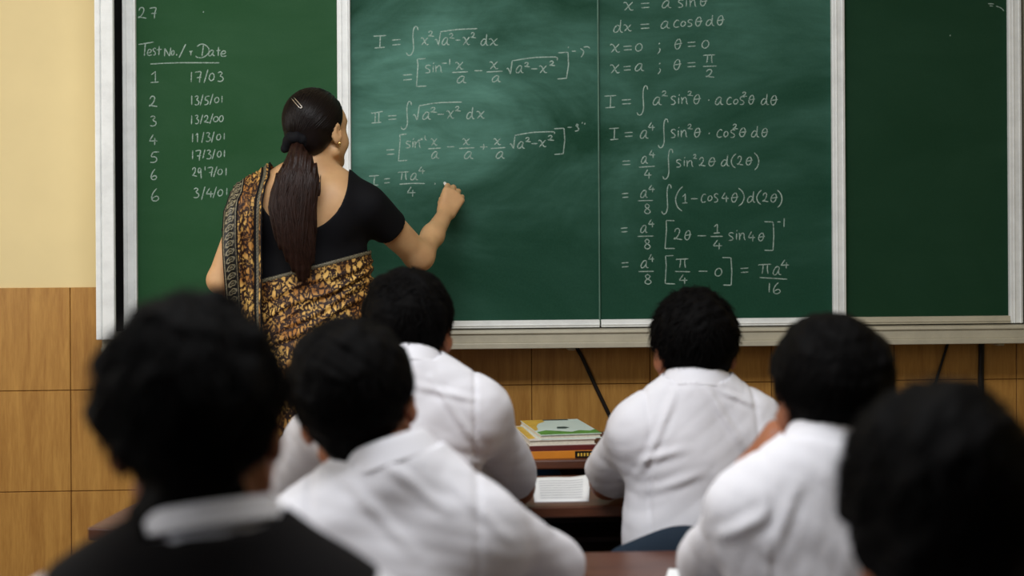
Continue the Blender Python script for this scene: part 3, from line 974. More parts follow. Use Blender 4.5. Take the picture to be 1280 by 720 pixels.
# ------------------------------------------------------------------ people: shared shapes
def rot_head(yaw, pitch, roll):
    """columns: right, forward, up; yaw>0 turns right, pitch>0 looks up, roll>0 tips towards the left shoulder"""
    cy, sy = math.cos(yaw), math.sin(yaw)
    Rz = np.array([[cy, sy, 0], [-sy, cy, 0], [0, 0, 1]])
    cp, sp = math.cos(pitch), math.sin(pitch)
    Rx = np.array([[1, 0, 0], [0, cp, -sp], [0, sp, cp]])
    cr, sr = math.cos(roll), math.sin(roll)
    Ry = np.array([[cr, 0, -sr], [0, 1, 0], [sr, 0, cr]])
    return Rz @ Rx @ Ry


class Head:
    """head frame: x right, y forward, z up; the origin lies between the ears"""
    def __init__(s, c, yaw=0, pitch=0, roll=0, k=1.0):
        s.c = np.asarray(c, float); s.R = rot_head(yaw, pitch, roll); s.k = k
    def p(s, x, y, z): return s.c + s.R @ (np.array([x, y, z]) * s.k)
    def cap(s, a, b, ra, rb=None): return cap(s.p(*a), s.p(*b), ra * s.k, (ra if rb is None else rb) * s.k)
    def ell(s, c, r, rz=0.0):
        R = s.R
        if rz:
            R = R @ np.array([[math.cos(rz), -math.sin(rz), 0], [math.sin(rz), math.cos(rz), 0], [0, 0, 1]])
        return ell(s.p(*c), np.array(r) * s.k, R)
    def local(s, x, y, z):
        dx, dy, dz = x - s.c[0], y - s.c[1], z - s.c[2]
        R = s.R
        return tuple((dx * R[0, i] + dy * R[1, i] + dz * R[2, i]) / s.k for i in range(3))


def merge(f, g, k=.012):
    h = np.maximum(k - np.abs(f.D - g.D), 0) / k
    f.D = np.minimum(f.D, g.D) - h * h * k * .25


def add_head(f, h, slim=1.0, ear=.080):
    g = Field(*f.a)
    head_into(g, h, slim, ear)
    merge(f, g)


def head_into(f, h, slim, ear):
    f.add(h.ell((0, -.012, .035), (.073, .092, .085)), .01)
    f.add(h.cap((0, .03, -.02), (0, .055, -.078), .060 * slim, .034), .035)
    f.add(h.ell((0, .058, .03), (.060, .036, .05)), .03)
    for sx in (-1, 1):
        f.add(h.ell((sx * .046, .05, -.035), (.024, .03, .03)), .025)           # cheeks
        f.add(h.cap((sx * .055, .01, -.06), (sx * .015, .075, -.092), .016, .014), .03)  # jaw line
        f.sub(h.ell((sx * .031, .096, .008), (.017, .014, .011)), .012)          # eye sockets
        f.add(h.cap((sx * .014, .091, .026), (sx * .046, .078, .028), .006), .012)  # brows
    f.add(h.cap((0, .088, .012), (0, .110, -.030), .008, .012), .012)           # nose
    for sx in (-1, 1): f.add(h.ell((sx * .011, .098, -.033), (.009, .011, .008)), .008)
    f.add(h.cap((-.017, .086, -.062), (.017, .086, -.062), .006), .006)         # lips
    f.add(h.cap((-.014, .084, -.071), (.014, .084, -.071), .006), .006)
    f.add(h.ell((0, .076, -.096), (.020, .018, .015)), .02)
    for sx in (-1, 1):                                                          # ears
        f.add(h.ell((sx * ear, -.010, -.004), (.008, .019, .031), sx * -.5), .008)
        f.add(h.ell((sx * (ear - .003), -.004, -.026), (.007, .011, .014), sx * -.3), .006)
        f.sub(h.ell((sx * (ear + .010), -.004, .0), (.007, .010, .017), sx * -.5), .004)


def add_hand(f, wrist, d, lat, curl=(0.5, 0.6, 0.4), k=1.0, thumb=(.62, .72, -.25), tc=.35):
    """d: towards the knuckles, lat: towards the thumb side; fingers close towards the palm"""
    d = unit(d); lat = unit(np.asarray(lat, float) - (np.asarray(lat, float) @ d) * d)
    pal = unit(np.cross(d, lat))                     # palm side for one hand ...
    if hasattr(add_hand, 'flip') and add_hand.flip: pal = -pal
    w_ = np.asarray(wrist, float)
    for j, (l, fw, r) in enumerate(((.030, .085, .0105), (.010, .088, .0105), (-.011, .084, .010), (-.030, .075, .009))):
        kn = w_ + (d * fw + lat * l) * k
        f.add(cap(w_ + (d * .012 + lat * l * .6) * k, kn, .0155 * k, .0125 * k), .014 * k)
        a, ang = kn, 0.0
        for sg, (ln, cu) in enumerate(zip(((.042, .025, .02), (.046, .028, .021), (.043, .026, .02), (.033, .02, .018))[j], curl)):
            ang += cu
            b = a + (d * math.cos(ang) + pal * math.sin(ang) + lat * l * .06) * ln * k
            f.add(cap(a, b, (r - sg * .0008) * k, (r - .0008 - sg * .0008) * k), .004 * k)
            a = b
    a = w_ + (d * .022 + lat * .022 + pal * .006) * k
    td = unit(d * thumb[0] + lat * thumb[1] - pal * thumb[2])
    f.add(cap(w_ + d * .01 * k, a + td * .025 * k, .014 * k, .013 * k), .014 * k)
    b = a + td * .048 * k
    f.add(cap(a, b, .0125 * k, .0105 * k), .006 * k)
    td2 = unit(td * math.cos(tc) + (pal - lat * .6) * math.sin(tc))
    f.add(cap(b, b + td2 * .030 * k, .0105 * k, .0085 * k), .003 * k)


def ribbons(name, paths, width, mat, parent, tip=.15):
    """locks of hair: each path an (n,3) array with a normal; joined into one mesh of tapering blades with a raised middle"""
    V, Fc = [], []; b = 0
    for Q, N, wd in paths:
        n = len(Q)
        T = np.gradient(Q, axis=0)
        S = np.cross(T, N); S /= np.linalg.norm(S, axis=1)[:, None] + 1e-9
        t = np.linspace(0, 1, n)
        hw = (wd * width * .5 * (1 - (1 - tip) * t ** 1.5))[:, None]
        V += [Q - S * hw, Q + N * hw * .7, Q + S * hw]
        i = np.arange(n - 1)
        for o0, o1 in ((0, n), (n, 2 * n)):
            Fc.append(np.stack([b + o0 + i, b + o0 + i + 1, b + o1 + i + 1, b + o1 + i], 1))
        b += 3 * n
    return np.concatenate(V), np.concatenate(Fc)


HC, HR = np.array([0, -.012, .035]), np.array([.073, .092, .085])


def hair_front(z):
    return np.clip(.028 + .5 * (z - .03), -.020, .078)


def short_hair(h, parent, fr=0.0, t=.018, seed=1, n=2600, lock=.034, lift=.010, low=-.070, step=.004, spike=0.0, nape=.034, mat='hair', thin=.22, tuft=1.0):
    c = h.c
    f = Field(*[seg((c[i] - .15 * h.k, c[i] + .15 * h.k, step)) for i in range(3)])
    wv = waves(seed, .0035 * tuft, 55); wv2 = waves(seed + 50, .002, 140)
    kk = h.k

    def shape(x, y, z):
        lx, ly, lz = h.local(x, y, z)
        r = HR[:, None, None, None]
        thick = t * np.clip((lz + .075) / .12, thin, 1.0)
        q = [(lx - HC[0]), (ly - HC[1]), (lz - HC[2])]
        rr = [HR[i] + thick for i in range(3)]
        k0 = np.sqrt(sum((q[i] / rr[i]) ** 2 for i in range(3)))
        k1 = np.sqrt(sum((q[i] / rr[i] ** 2) ** 2 for i in range(3))) + 1e-9
        d = k0 * (k0 - 1) / k1
        # the nape
        a, b = np.array([0, -.050, -.01]), np.array([0, -.048, low + .012])
        ba = b - a
        s = np.clip(((lx - a[0]) * ba[0] + (ly - a[1]) * ba[1] + (lz - a[2]) * ba[2]) / (ba @ ba), 0, 1)
        d2 = np.sqrt(((lx - s * ba[0] - a[0]) * .80) ** 2 + (ly - a[1] - s * ba[1]) ** 2 + (lz - a[2] - s * ba[2]) ** 2) - (nape + .010 - .006 * s)
        hh = np.maximum(.03 - np.abs(d - d2), 0) / .03
        d = np.minimum(d, d2) - hh * hh * .03 * .25
        d = np.maximum(d, ly - hair_front(lz) - .004 - fr)
        d = np.maximum(d, low - lz)
        return d * kk
    f.D = (shape(*f.grid()) + wv(*f.grid()) + wv2(*f.grid())).astype(np.float32)
    V0, F0 = f.surface()
    # locks laid over it, running away from the crown
    r = np.random.default_rng(seed)
    crown = unit([.18, -.55, .82])
    paths = []
    tries = 0
    while len(paths) < n and tries < n * 6:
        tries += 1
        s = unit(r.normal(size=3))
        p = HC + s * HR
        if p[2] < low + .03 or p[1] > hair_front(p[2]) - .004 + fr: continue
        away = s - crown * (s @ crown) * 1.0
        tng = unit(s * (s @ crown) - crown + r.normal(size=3) * .38)
        tng = unit(tng - (tng @ s) * s)
        L = lock * (.6 + .8 * r.random()) * np.clip((p[2] + .09) / .11, .45, 1.1)
        m_ = 5
        ang = np.linspace(0, L / .085, m_)
        th = t * np.clip((p[2] + .075) / .12, thin, 1.0)
        u = np.cos(ang)[:, None] * s + np.sin(ang)[:, None] * tng
        rad = th - .004 + (lift * r.random() + spike * r.random() ** 3) * np.linspace(0, 1, m_) ** 1.3
        Q = HC + u * (HR[None] + rad[:, None])
        N = u
        paths.append((h.c + (Q @ h.R.T) * h.k, N @ h.R.T, .6 + .8 * r.random()))
    V1, F1 = ribbons('x', paths, .0042 * h.k, None, None)
    return mesh_obj('hair', np.vstack([V0, V1]), np.vstack([F0, F1 + len(V0)]), M[mat], parent)


def collar(parent, base, axis, r0, mat, tilt_fwd=0.0, rx=1.0, ry=1.0, fwd=(0, 1, 0), height=.031, flare=.009, thick=.003, drop=.024):
    """a folded shirt collar standing round the neck and open in front"""
    ax = unit(axis); fw = unit(np.asarray(fwd, float) - (np.asarray(fwd, float) @ ax) * ax); rt = np.cross(fw, ax)
    prof = [(-.004, -.004), (.0, height * .5), (.001, height), (.004, height + .003), (.008, height - .001), (.008 + flare * .5, height * .5), (.008 + flare, height - drop - .008), (.010 + flare, height - drop - .012)]
    th = np.linspace(math.radians(200), math.radians(-20), 41) - math.pi / 2 - math.radians(0)
    V = []
    n = len(prof)
    for a in np.linspace(math.radians(28), math.radians(332), 49):
        dirv = fw * math.cos(a) * ry + rt * math.sin(a) * rx
        fr = max(0, math.cos(a))
        for (dr, z) in prof:
            V.append(np.asarray(base) + dirv * (r0 + dr) + ax * (z - .012 * fr))
    Fc = [(i * n + j, i * n + j + 1, (i + 1) * n + j + 1, (i + 1) * n + j) for i in range(48) for j in range(n - 1)]
    o = mesh_obj('collar', V, Fc, M[mat], parent)
    s = o.modifiers.new('thickness', 'SOLIDIFY'); s.thickness = thick; s.offset = 0
    b = o.modifiers.new('soft', 'SUBSURF'); b.levels = 1; b.render_levels = 1
    return o


def student(label, head, Ls, Rs, pelvis, Le, Lw, Re, Rw, skin='skin_a', hair=None, neck=None, step=.006, folds=(), seed=0, vest=False,
            l_hand=None, r_hand=None, hem=None, sleeve=.86, chest=.138, cr=.055, noise=.0034, collar_kw=None, rise=.072, ear=.080, trap=.046, nr=.054):
    Ls, Rs, pelvis, Le, Lw, Re, Rw = [np.asarray(v, float) for v in (Ls, Rs, pelvis, Le, Lw, Re, Rw)]
    mid = (Ls + Rs) / 2
    lat = unit(Rs - Ls)
    t = empty('person', (pelvis[0], pelvis[1], 0), label, 'person', 'boys of the class seen from behind')
    bdir = unit(pelvis - mid)
    fwd = unit(np.cross(lat, bdir)); fwd = fwd if fwd[1] > 0 else -fwd
    ch = mid + bdir * .085 - fwd * .0
    wa = mid + (pelvis - mid) * .70
    nb = mid - bdir * rise - fwd * .004 if neck is None else np.asarray(neck, float)
    nh = head.p(0, -.018, -.055)
    torso = [(cap(ch, wa, chest, chest * .90, (fwd, 1.45)), .03), (cap(wa, pelvis, chest * .92, .150, (fwd, 1.3)), .05),
             (cap(Ls + (Rs - Ls) * .16 + bdir * .012, Rs + (Ls - Rs) * .16 + bdir * .012, .058, None, (fwd, 1.15)), .05),
             (cap(nb + lat * -.02, Ls + bdir * .004 + lat * .02, trap, .050), .05), (cap(nb + lat * .02, Rs + bdir * .004 - lat * .02, trap, .050), .05)]
    neckp = (cap(nh, nb - bdir * -.01, .051 * head.k, nr), .03)
    armL = [(cap(Ls, Le, .052, .041), .03), (cap(Le, Lw, .040, .027), .012)]
    armR = [(cap(Rs, Re, .052, .041), .03), (cap(Re, Rw, .040, .027), .012)]
    hipL, hipR = pelvis - lat * .09, pelvis + lat * .09
    knee = [pelvis + np.array([sx * .11, .41, .0]) for sx in (-1, 1)]
    for q in knee: q[2] = .50
    ank = [q + np.array([0, -.04, 0]) for q in knee]
    for q in ank: q[2] = .09
    legs = []
    for hp, kn, an in zip((hipL, hipR), knee, ank):
        hp = hp.copy(); hp[2] = min(hp[2], .54)
        legs += [(cap(hp, kn, .082, .058), .04), (cap(kn, an, .056, .038), .02)]
    allp = np.array([Ls, Rs, Le, Re, Lw, Rw, pelvis, head.c, *knee, *ank])
    lo, hi = allp.min(0) - .17, allp.max(0) + .17
    hz = head.c[2]
    f = Field(seg((lo[0], hi[0], step)), seg((lo[1], hi[1], step)),
              seg((0.02, pelvis[2] + .02, .012), (pelvis[2] + .02, hz - .13, step), (hz - .13, hz + .14, step * .75)))
    for p, k in torso + [neckp] + armL + armR + legs: f.add(p, k)
    add_head(f, head, 1.0, ear)
    for an in ank:
        f.add(cap(an, an + np.array([0, .13, -.045]), .036, .026), .02)
    for wr, el, hd, sx in ((Lw, Le, l_hand, 1), (Rw, Re, r_hand, -1)):
        add_hand.flip = False
        if hd is None:
            d = unit(wr - el); lt = np.array([sx * 1.0, 0, 0.15]) ; cu = (.06, .12, .10)
            add_hand.flip = (sx < 0)
            add_hand(f, wr, d, lt, cu)
        else:
            add_hand.flip = hd.get('flip', False)
            add_hand(f, wr, hd['d'], hd['lat'], hd.get('curl', (.5, .5, .3)), hd.get('k', 1.0))
    f.build('body', M[skin], t)
    eyes(head, t, .0112)

    # trousers and shoes
    g = Field(seg((lo[0], hi[0], .011)), seg((lo[1], hi[1], .011)), seg((.03, pelvis[2] + .12, .011)))
    g.add(torso[1][0], .03, .008)
    for p, k in legs: g.add(p, .04, .012)
    top = pelvis[2] + .06
    g.keep(lambda x, y, z: z - top + 0 * x + 0 * y).keep(lambda x, y, z: .07 - z + 0 * x + 0 * y)
    g.build('trousers', M['trouser'], t)
    for an in ank:
        s = Field(seg((an[0] - .07, an[0] + .07, .008)), seg((an[1] - .1, an[1] + .24, .008)), seg((-.01, .13, .008)))
        s.add(cap(an + np.array([0, -.015, -.045]), an + np.array([0, .14, -.052]), .047, .040), .02)
        s.add(cap(an + np.array([0, 0, -.03]), an + np.array([0, 0, .0]), .045), .03)
        s.keep(lambda x, y, z: .001 - z + 0 * x + 0 * y)
        s.build('shoe', M['shoe'], t)

    # shirt
    gs = Field(seg((min(lo[0], Le[0] - .12), max(hi[0], Re[0] + .12), step * .8)), seg((lo[1], hi[1], step * .8)), seg((pelvis[2] - .12, hz + .0, step * .8)))
    for p, k in torso: gs.add(p, k + .01, .013)
    sl = []
    for S, E in ((Ls, Le), (Rs, Re)):
        q = S + (E - S) * sleeve; dv = unit(E - S)
        gs.add(clip(cap(S + bdir * .004, E, cr, cr * 1.12), q, dv), .035)
        sl.append((q, dv, S, E))
    big, fine = waves(seed + 3, noise * .55, 16, 9), waves(seed + 9, noise * .35, 48, 9)
    rg = np.random.default_rng(seed + 17)
    RK = rg.normal(size=(5, 3)) * np.array([46, 20, 40]); RP = rg.uniform(0, 6.28, 5)
    rip = lambda x, y, z, w_: sum(0.00042 * (1 - 2 * np.abs(np.sin(x * RK[i, 0] + y * RK[i, 1] + z * RK[i, 2] + RP[i] + 320 * w_)) ** .7) for i in range(5))
    def cloth(x, y, z):
        b_ = big(x, y, z)
        return b_ + fine(x, y, z) + rip(x, y, z, b_)
    gs.warp(cloth)
    for a, b, wd, am in folds:          # creases, given where the camera sees them on the cloth
        a3, b3 = np.asarray(a, float), np.asarray(b, float)
        def crease(x, y, z, a3=a3, b3=b3, wd=wd, am=am):
            bxz = (b3 - a3)[[0, 2]]; L = bxz @ bxz
            h = np.clip(((x - a3[0]) * bxz[0] + (z - a3[2]) * bxz[1]) / L, 0, 1)
            d2 = (x - a3[0] - h * bxz[0]) ** 2 + (z - a3[2] - h * bxz[1]) ** 2 + 0 * y
            return -.55 * am * np.exp(-d2 / (.6 * wd) ** 2) * np.sin(np.pi * np.clip(h, .03, .97)) ** .5 + .3 * am * np.exp(-((np.sqrt(d2) - 1.3 * wd) ** 2) / (.6 * wd) ** 2) * np.sin(np.pi * np.clip(h, .03, .97)) ** .5
        gs.warp(crease)
    zh = pelvis[2] - .08 if hem is None else hem
    gs.keep(lambda x, y, z: zh - z + 0 * x + 0 * y)
    nax = unit(unit(nh - nb) - bdir * 1.6)
    q0 = nb + nax * .014
    gs.keep(lambda x, y, z: np.where((x - nb[0]) ** 2 + (y - nb[1]) ** 2 < .070 ** 2, (x - q0[0]) * nax[0] + (y - q0[1]) * nax[1] + (z - q0[2]) * nax[2], -1.0))
    for q, dv, S, E in sl:
        gs.sub(cap(q - dv * .03, q + dv * .1, .046, .046), .003)
    # thread-thin seams round the armholes
    for S, sx in ((Ls, -1), (Rs, 1)):
        sp = S - lat * sx * .012
        gs.warp(lambda x, y, z, sp=sp, sx=sx: .0030 * np.exp(-(((x - sp[0]) * lat[0] + (y - sp[1]) * lat[1] + (z - sp[2]) * lat[2]) / .0048) ** 2))
    sh = gs.build('shirt', M['white'], t, 1)
    ck = dict(r0=nr + .004, fwd=fwd, rx=1.02, ry=.98)
    ck.update(collar_kw or {})
    collar(sh, nb + nax * .011, nax, ck.pop('r0'), 'white', **ck)
    if vest:
        gv = Field(seg((lo[0], hi[0], .007)), seg((lo[1], hi[1], .007)), seg((pelvis[2] - .1, hz, .007)))
        for p, k in torso: gv.add(p, k + .01, .024)
        gv.warp(lambda x, y, z: big(x, y, z))
        for S, sx in ((Ls, -1), (Rs, 1)):
            gv.keep(lambda x, y, z, S=S, sx=sx: ((x - S[0]) * lat[0] + (y - S[1]) * lat[1] + (z - S[2]) * lat[2]) * sx - .022)
        gv.keep(lambda x, y, z: np.where((x - nb[0]) ** 2 + (y - nb[1]) ** 2 < .070 ** 2, (x - nb[0]) * nax[0] + (y - nb[1]) * nax[1] + (z - nb[2]) * nax[2] - .010, -1.0))
        gv.sub(cap(nb + nax * .0, nb + nax * .1, .061), .006)
        gv.build('knitted_vest', M['vest'], t)
    kw = dict(seed=seed + 1); kw.update(hair or {})
    short_hair(head, t, **kw)
    return t


def D(p, dy=0.0, dz=0.0):
    p = np.asarray(p, float).copy(); p[1] += dy; p[2] += dz; return p


def eyes(h, parent, r):
    for sx in (-1, 1):
        e = h.p(sx * .031, .080, .008)
        ef = Field(*[seg((e[i] - .016, e[i] + .016, .0018)) for i in range(3)])
        o = ef.add(ell(e, (r,) * 3), .001).build('eye', [M['eye'], M['iris']], parent, 0)
        le = e - base_of(parent); fd = h.R[:, 1]
        for p in o.data.polygons:
            if unit(np.array(p.center) - le) @ fd > .86: p.material_index = 1


def Z(p, z):
    p = np.asarray(p, float).copy(); p[2] = z; return p


# ------------------------------------------------------------------ the six boys
# front row, left
student('boy in white shirt in the front row just below the woman, leaning over his desk',
        Head(P(511, 420, 2.92), yaw=.10, pitch=-.12, roll=.04),
        P(415, 512, 2.86), P(600, 512, 2.86), D(P(508, 690, 2.86), -.0) * np.array([1, 1, 0]) + np.array([0, 0, .60]),
        Z(P(354, 624, 3.12), .80), Z(P(420, 640, 3.36), .79), Z(P(645, 622, 3.12), .80), Z(P(612, 618, 3.36), .79), 'skin_a', dict(t=.019, lift=.008, spike=.006), step=.005, seed=11,
        folds=[(P(540, 470, 2.8), P(600, 560, 2.8), .010, .006), (P(520, 480, 2.8), P(600, 500, 2.8), .009, .005), (P(600, 580, 2.8), P(520, 560, 2.8), .012, .006), (P(590, 620, 2.8), P(510, 590, 2.8), .012, .005)])
# front row, right
student('boy in white shirt in the front row, sitting to the right of the book stack',
        Head(P(868, 441, 2.99), yaw=-.03, pitch=-.10, roll=.03),
        P(798, 536, 2.95), P(944, 532, 2.95), D(P(872, 690, 2.95)) * np.array([1, 1, 0]) + np.array([0, 0, .60]),
        Z(P(760, 622, 3.17), .80), Z(P(800, 620, 3.40), .79), Z(P(1000, 625, 3.17), .80), Z(P(960, 618, 3.40), .79), 'skin_a', dict(t=.017, lift=.010, spike=.010, n=3000), step=.005, seed=22,
        folds=[(P(850, 485, 2.85), P(800, 600, 2.85), .010, .006), (P(885, 485, 2.85), P(930, 560, 2.85), .010, .006), (P(905, 490, 2.85), P(950, 510, 2.85), .008, .006), (P(800, 580, 2.85), P(860, 560, 2.85), .012, .006), (P(805, 620, 2.85), P(880, 590, 2.85), .012, .005), (P(840, 480, 2.85), P(880, 478, 2.85), .006, .004)])
# second row, left
student('boy in white shirt with head tipped left, in the second row beside the vest wearer',
        Head(P(446, 511, 2.13), yaw=.06, pitch=-.08, roll=.20),
        P(380, 668, 2.08), P(606, 664, 2.08), D(P(500, 690, 2.06)) * np.array([1, 1, 0]) + np.array([0, 0, .60]),
        Z(P(300, 740, 2.32), .80), Z(P(380, 740, 2.52), .79), Z(P(700, 735, 2.32), .80), Z(P(630, 740, 2.52), .79), 'skin_a', dict(t=.019, lift=.010, low=-.078), step=.006, seed=33, noise=.004, rise=.088,
        folds=[(P(470, 570, 2.0), P(560, 640, 2.0), .010, .004), (P(430, 600, 2.0), P(520, 690, 2.0), .011, .004), (P(560, 600, 2.0), P(640, 680, 2.0), .010, .004)])
# second row, right
student('boy in white shirt resting his chin on his left hand',
        Head(P(1042, 503, 2.13), yaw=.05, pitch=-.05, roll=.05),
        P(940, 638, 2.08), P(1130, 636, 2.08), D(P(1025, 690, 2.06)) * np.array([1, 1, 0]) + np.array([0, 0, .60]),
        Z(P(886, 712, 2.31), .80), P(934, 592, 2.26), Z(P(1190, 740, 2.32), .80), Z(P(1150, 740, 2.52), .79), 'skin_a', dict(t=.018, lift=.006), step=.006, seed=44, noise=.004,
        l_hand=dict(d=P(968, 545, 2.20) - P(934, 592, 2.26), lat=(.2, 1, .3), curl=(.55, .8, .5), flip=True),
        folds=[(P(905, 680, 2.0), P(960, 640, 2.0), .012, .008), (P(1000, 600, 2.0), P(960, 690, 2.0), .012, .006)])
# nearest the camera
student('boy in a black knitted vest over a white collar, nearest the camera on the left',
        Head(P(246, 540, 1.45), yaw=.05, pitch=-.06, roll=.07),
        P(85, 803, 1.40), P(445, 803, 1.40), D(P(260, 690, 1.36)) * np.array([1, 1, 0]) + np.array([0, 0, .60]),
        P(-40, 960, 1.50), P(60, 980, 1.68), P(560, 970, 1.50), P(470, 980, 1.68), 'skin_b', dict(t=.019, lift=.012, spike=.012, n=2200, low=-.082, tuft=1.9), step=.007, seed=55, vest=True, rise=.092, cr=.066, trap=.034, collar_kw=dict(flare=.004, drop=.008, height=.027))
student('boy with thick black hair at the bottom right corner, nearest the camera',
        Head(P(1172, 656, 1.38), yaw=.15, pitch=-.05, roll=-.03),
        P(1000, 905, 1.33), P(1380, 905, 1.33), D(P(1180, 690, 1.29)) * np.array([1, 1, 0]) + np.array([0, 0, .60]),
        P(900, 1090, 1.42), P(960, 1100, 1.60), P(1470, 1090, 1.42), P(1400, 1100, 1.60), 'skin_b', dict(t=.023, lift=.014, n=2200, low=-.080, thin=.9, fr=.06, nape=.052), step=.007, seed=66, ear=.070)
# ------------------------------------------------------------------ the teacher at the board
TY = 3.95
TL = 'woman in a gold and black sari, long ponytail, writing on the chalkboard'
TF = P(384, 420, TY)
tea = empty('person', (TF[0], TF[1], 0), TL, 'person')
th = Head(P(396, 165, 3.94), yaw=math.radians(33), pitch=.08, roll=.0, k=.93)
FY = np.array([0, 1.0, 0])
Lsh, Rsh = P(314, 254, 3.94), P(462, 252, 3.93)
Lel, Lwr = P(276, 350, 3.93), P(318, 385, 4.12)
Rel, Rwr = P(524, 320, 4.09), P(556.5, 268, 4.27)
nbT = P(389, 216, 3.935)
chT, waT = P(384, 272, 3.955), P(385, 345, 3.965)
hipT = P(386, 420, 3.965); hipT[2] = .97
spine = [(cap(chT, waT, .158, .142, (FY, 1.5)), .03), (cap(waT, hipT, .142, .165, (FY, 1.4)), .06)]
girdle = [(cap(P(335, 262, 3.95), P(434, 260, 3.945), .062, None, (FY, 1.15)), .05),
          (cap(nbT + np.array([-.012, 0, .01]), P(334, 248, 3.945), .042, .046), .035), (cap(nbT + np.array([.012, 0, .01]), P(438, 247, 3.94), .042, .046), .035),
          (cap(P(345, 275, 3.985), P(425, 275, 3.985), .060, None, (FY, .85)), .05),
          (ell(P(352, 262, 3.89), (.05, .035, .075)), .05), (ell(P(418, 262, 3.885), (.05, .035, .075)), .05)]
upR = (cap(P(458, 256, 3.93), Rel, .050, .039), .03)
upL = (cap(P(315, 257, 3.94), Lel, .048, .037), .03)
step = .0042
f = Field(seg((P(252, 300, 3.9)[0], P(530, 300, 3.9)[0], step), (P(530, 300, 3.9)[0], P(606, 300, 4.0)[0], .0022)),
          seg((3.72, 4.20, step), (4.20, 4.405, .0024)),
          seg((.02, 1.05, .012), (1.05, 1.40, step), (1.40, 1.52, .0024), (1.52, 1.80, .0030)))
for p, k in spine + girdle: f.add(p, k)
f.add(cap(th.p(0, -.02, -.055), nbT, .043, .048), .025)
add_head(f, th, .80)
f.add(*upR); f.add(*upL)
f.add(cap(Rel, P(541, 294, 4.18), .036, .0315), .035); f.add(cap(P(541, 294, 4.18), Rwr, .0315, .0235), .02)
f.add(cap(Lel, Lwr, .036, .024), .014)
legT = [hipT + np.array([s * .085, 0, -.06]) for s in (-1, 1)]
for q, s in zip(legT, (-1, 1)):
    f.add(cap(q, (q[0], q[1] + .01, .50), .085, .055), .04); f.add(cap((q[0], q[1] + .01, .50), (q[0] + s * .01, q[1], .09), .053, .036), .02)
    f.add(cap((q[0] + s * .01, q[1], .07), (q[0] + s * .03, q[1] + .13, .035), .036, .024), .02)
# right hand closed on the chalk, back of the hand to the class
hd = unit(P(569, 240, 4.305) - Rwr)
la = unit(P(556, 231, 4.305) - P(583, 249, 4.305))
add_hand.flip = False
dirp = np.cross(hd, unit(la - (la @ hd) * hd))
add_hand.flip = dirp[1] < 0          # fingers close towards the board
add_hand(f, Rwr, hd, la, (.75, 1.15, .8), .88, (.95, .18, -.62), .45)
add_hand.flip = False
add_hand(f, Lwr, unit(Lwr - Lel), (0, .3, 1), (.4, .5, .4), .9)
f.build('body', M['skin_t'], tea)
eyes(th, tea, .0108)

# blouse: short sleeves, deep round back
bl = Field(seg((P(262, 300, 3.9)[0], P(545, 300, 3.9)[0], .0036)), seg((3.74, 4.16, .0036)), seg((P(385, 372, TY)[2], P(385, 196, TY)[2], .0036)))
for p, k in spine + girdle: bl.add(p, k, .0055)
for (p, k), S, E in ((upR, P(458, 256, 3.93), Rel), (upL, P(315, 257, 3.94), Lel)):
    dv = unit(E - S); q = S + (E - S) * .43
    a, b = p[0], k
    bl.add(clip(cap(S, E, .0575 if E is Rel else .053, .047), q, dv), .03)
    slq = (q, dv)
    bl.sub(cap(q - dv * .012, q + dv * .08, .045, .041), .003)
wb = waves(5, .0018, 26, 9)
bl.warp(lambda x, y, z: wb(x, y, z))
ca, cz = P(377, 222, 3.86), None
rxn, rzn = 57 * 3.86 / F, 66 * 3.86 / F
def neckline(x, y, z):
    u, v = (x - ca[0]) / rxn, (z - ca[2]) / rzn
    rr = np.where(z > ca[2], np.abs(u), np.sqrt(u * u + v * v))
    back = (1 - rr) * rxn
    vf = (z - ca[2] - .01) / (rzn * .75)
    rf = np.where(vf > 0, np.abs(u), np.sqrt(u * u + vf * vf))
    front = (1 - rf) * rxn
    return np.where(y < 3.95, back, front)
bl.keep(neckline)
zb_ = P(385, 362, TY)[2]
bl.keep(lambda x, y, z: zb_ - z + 0 * x + 0 * y)
bl.build('blouse', M['blouse'], tea, 1)

# sari wrapped round the waist, edge rising to the right
pA, pB = P(330, 349, 3.85), P(462, 314, 3.85)
sl_ = (pB[2] - pA[2]) / (pB[0] - pA[0])
def edge_h(x): return pA[2] + sl_ * (x - pA[0])
sa = Field(seg((TF[0] - .30, TF[0] + .30, .0042)), seg((3.68, 4.26, .0046)), seg((.0, .9, .014), (.9, P(385, 300, TY)[2], .0042)))
sa.add(cap(chT, waT, .158, .142, (FY, 1.5)), .03, .010); sa.add(cap(waT, hipT, .150, .180, (FY, 1.4)), .06, .010)
sa.add(cap(P(345, 275, 3.985), P(425, 275, 3.985), .060, None, (FY, .85)), .05, .012)
sa.add(cap(hipT, (hipT[0], hipT[1], .03), .180, .225, (FY, 1.3)), .08)
def sari_folds(x, y, z):
    v = z - edge_h(x)
    o = 0
    for k_, (off, tilt, a_, wd) in enumerate(((-.035, .10, .0045, .006), (-.062, .25, .006, .007), (-.085, .5, .005, .007), (-.12, .42, .007, .009), (-.155, .7, .006, .009), (-.19, .55, .007, .010), (-.05, .55, .004, .006), (-.23, .8, .007, .011))):
        dd = v - off - tilt * (x - pB[0]) * .55 - .006 * np.sin(x * 31 + k_)
        o = o - a_ * np.exp(-(dd / wd) ** 2) + .6 * a_ * np.exp(-((dd + 1.6 * wd) / wd) ** 2)
    return (o + 0 * y) * np.clip((z - .85) / .1, 0, 1)
sa.warp(sari_folds)
sa.warp(lambda x, y, z: .006 * np.sin(np.arctan2(y - TF[1], x - TF[0]) * 22) * np.clip((1.0 - z) / .5, 0, 1))
SAD = sa.D.copy()
sa.keep(lambda x, y, z: (z - edge_h(x)) / math.hypot(1, sl_) + 0 * y)
sa.build('sari_skirt', M['sari'], tea, 1)
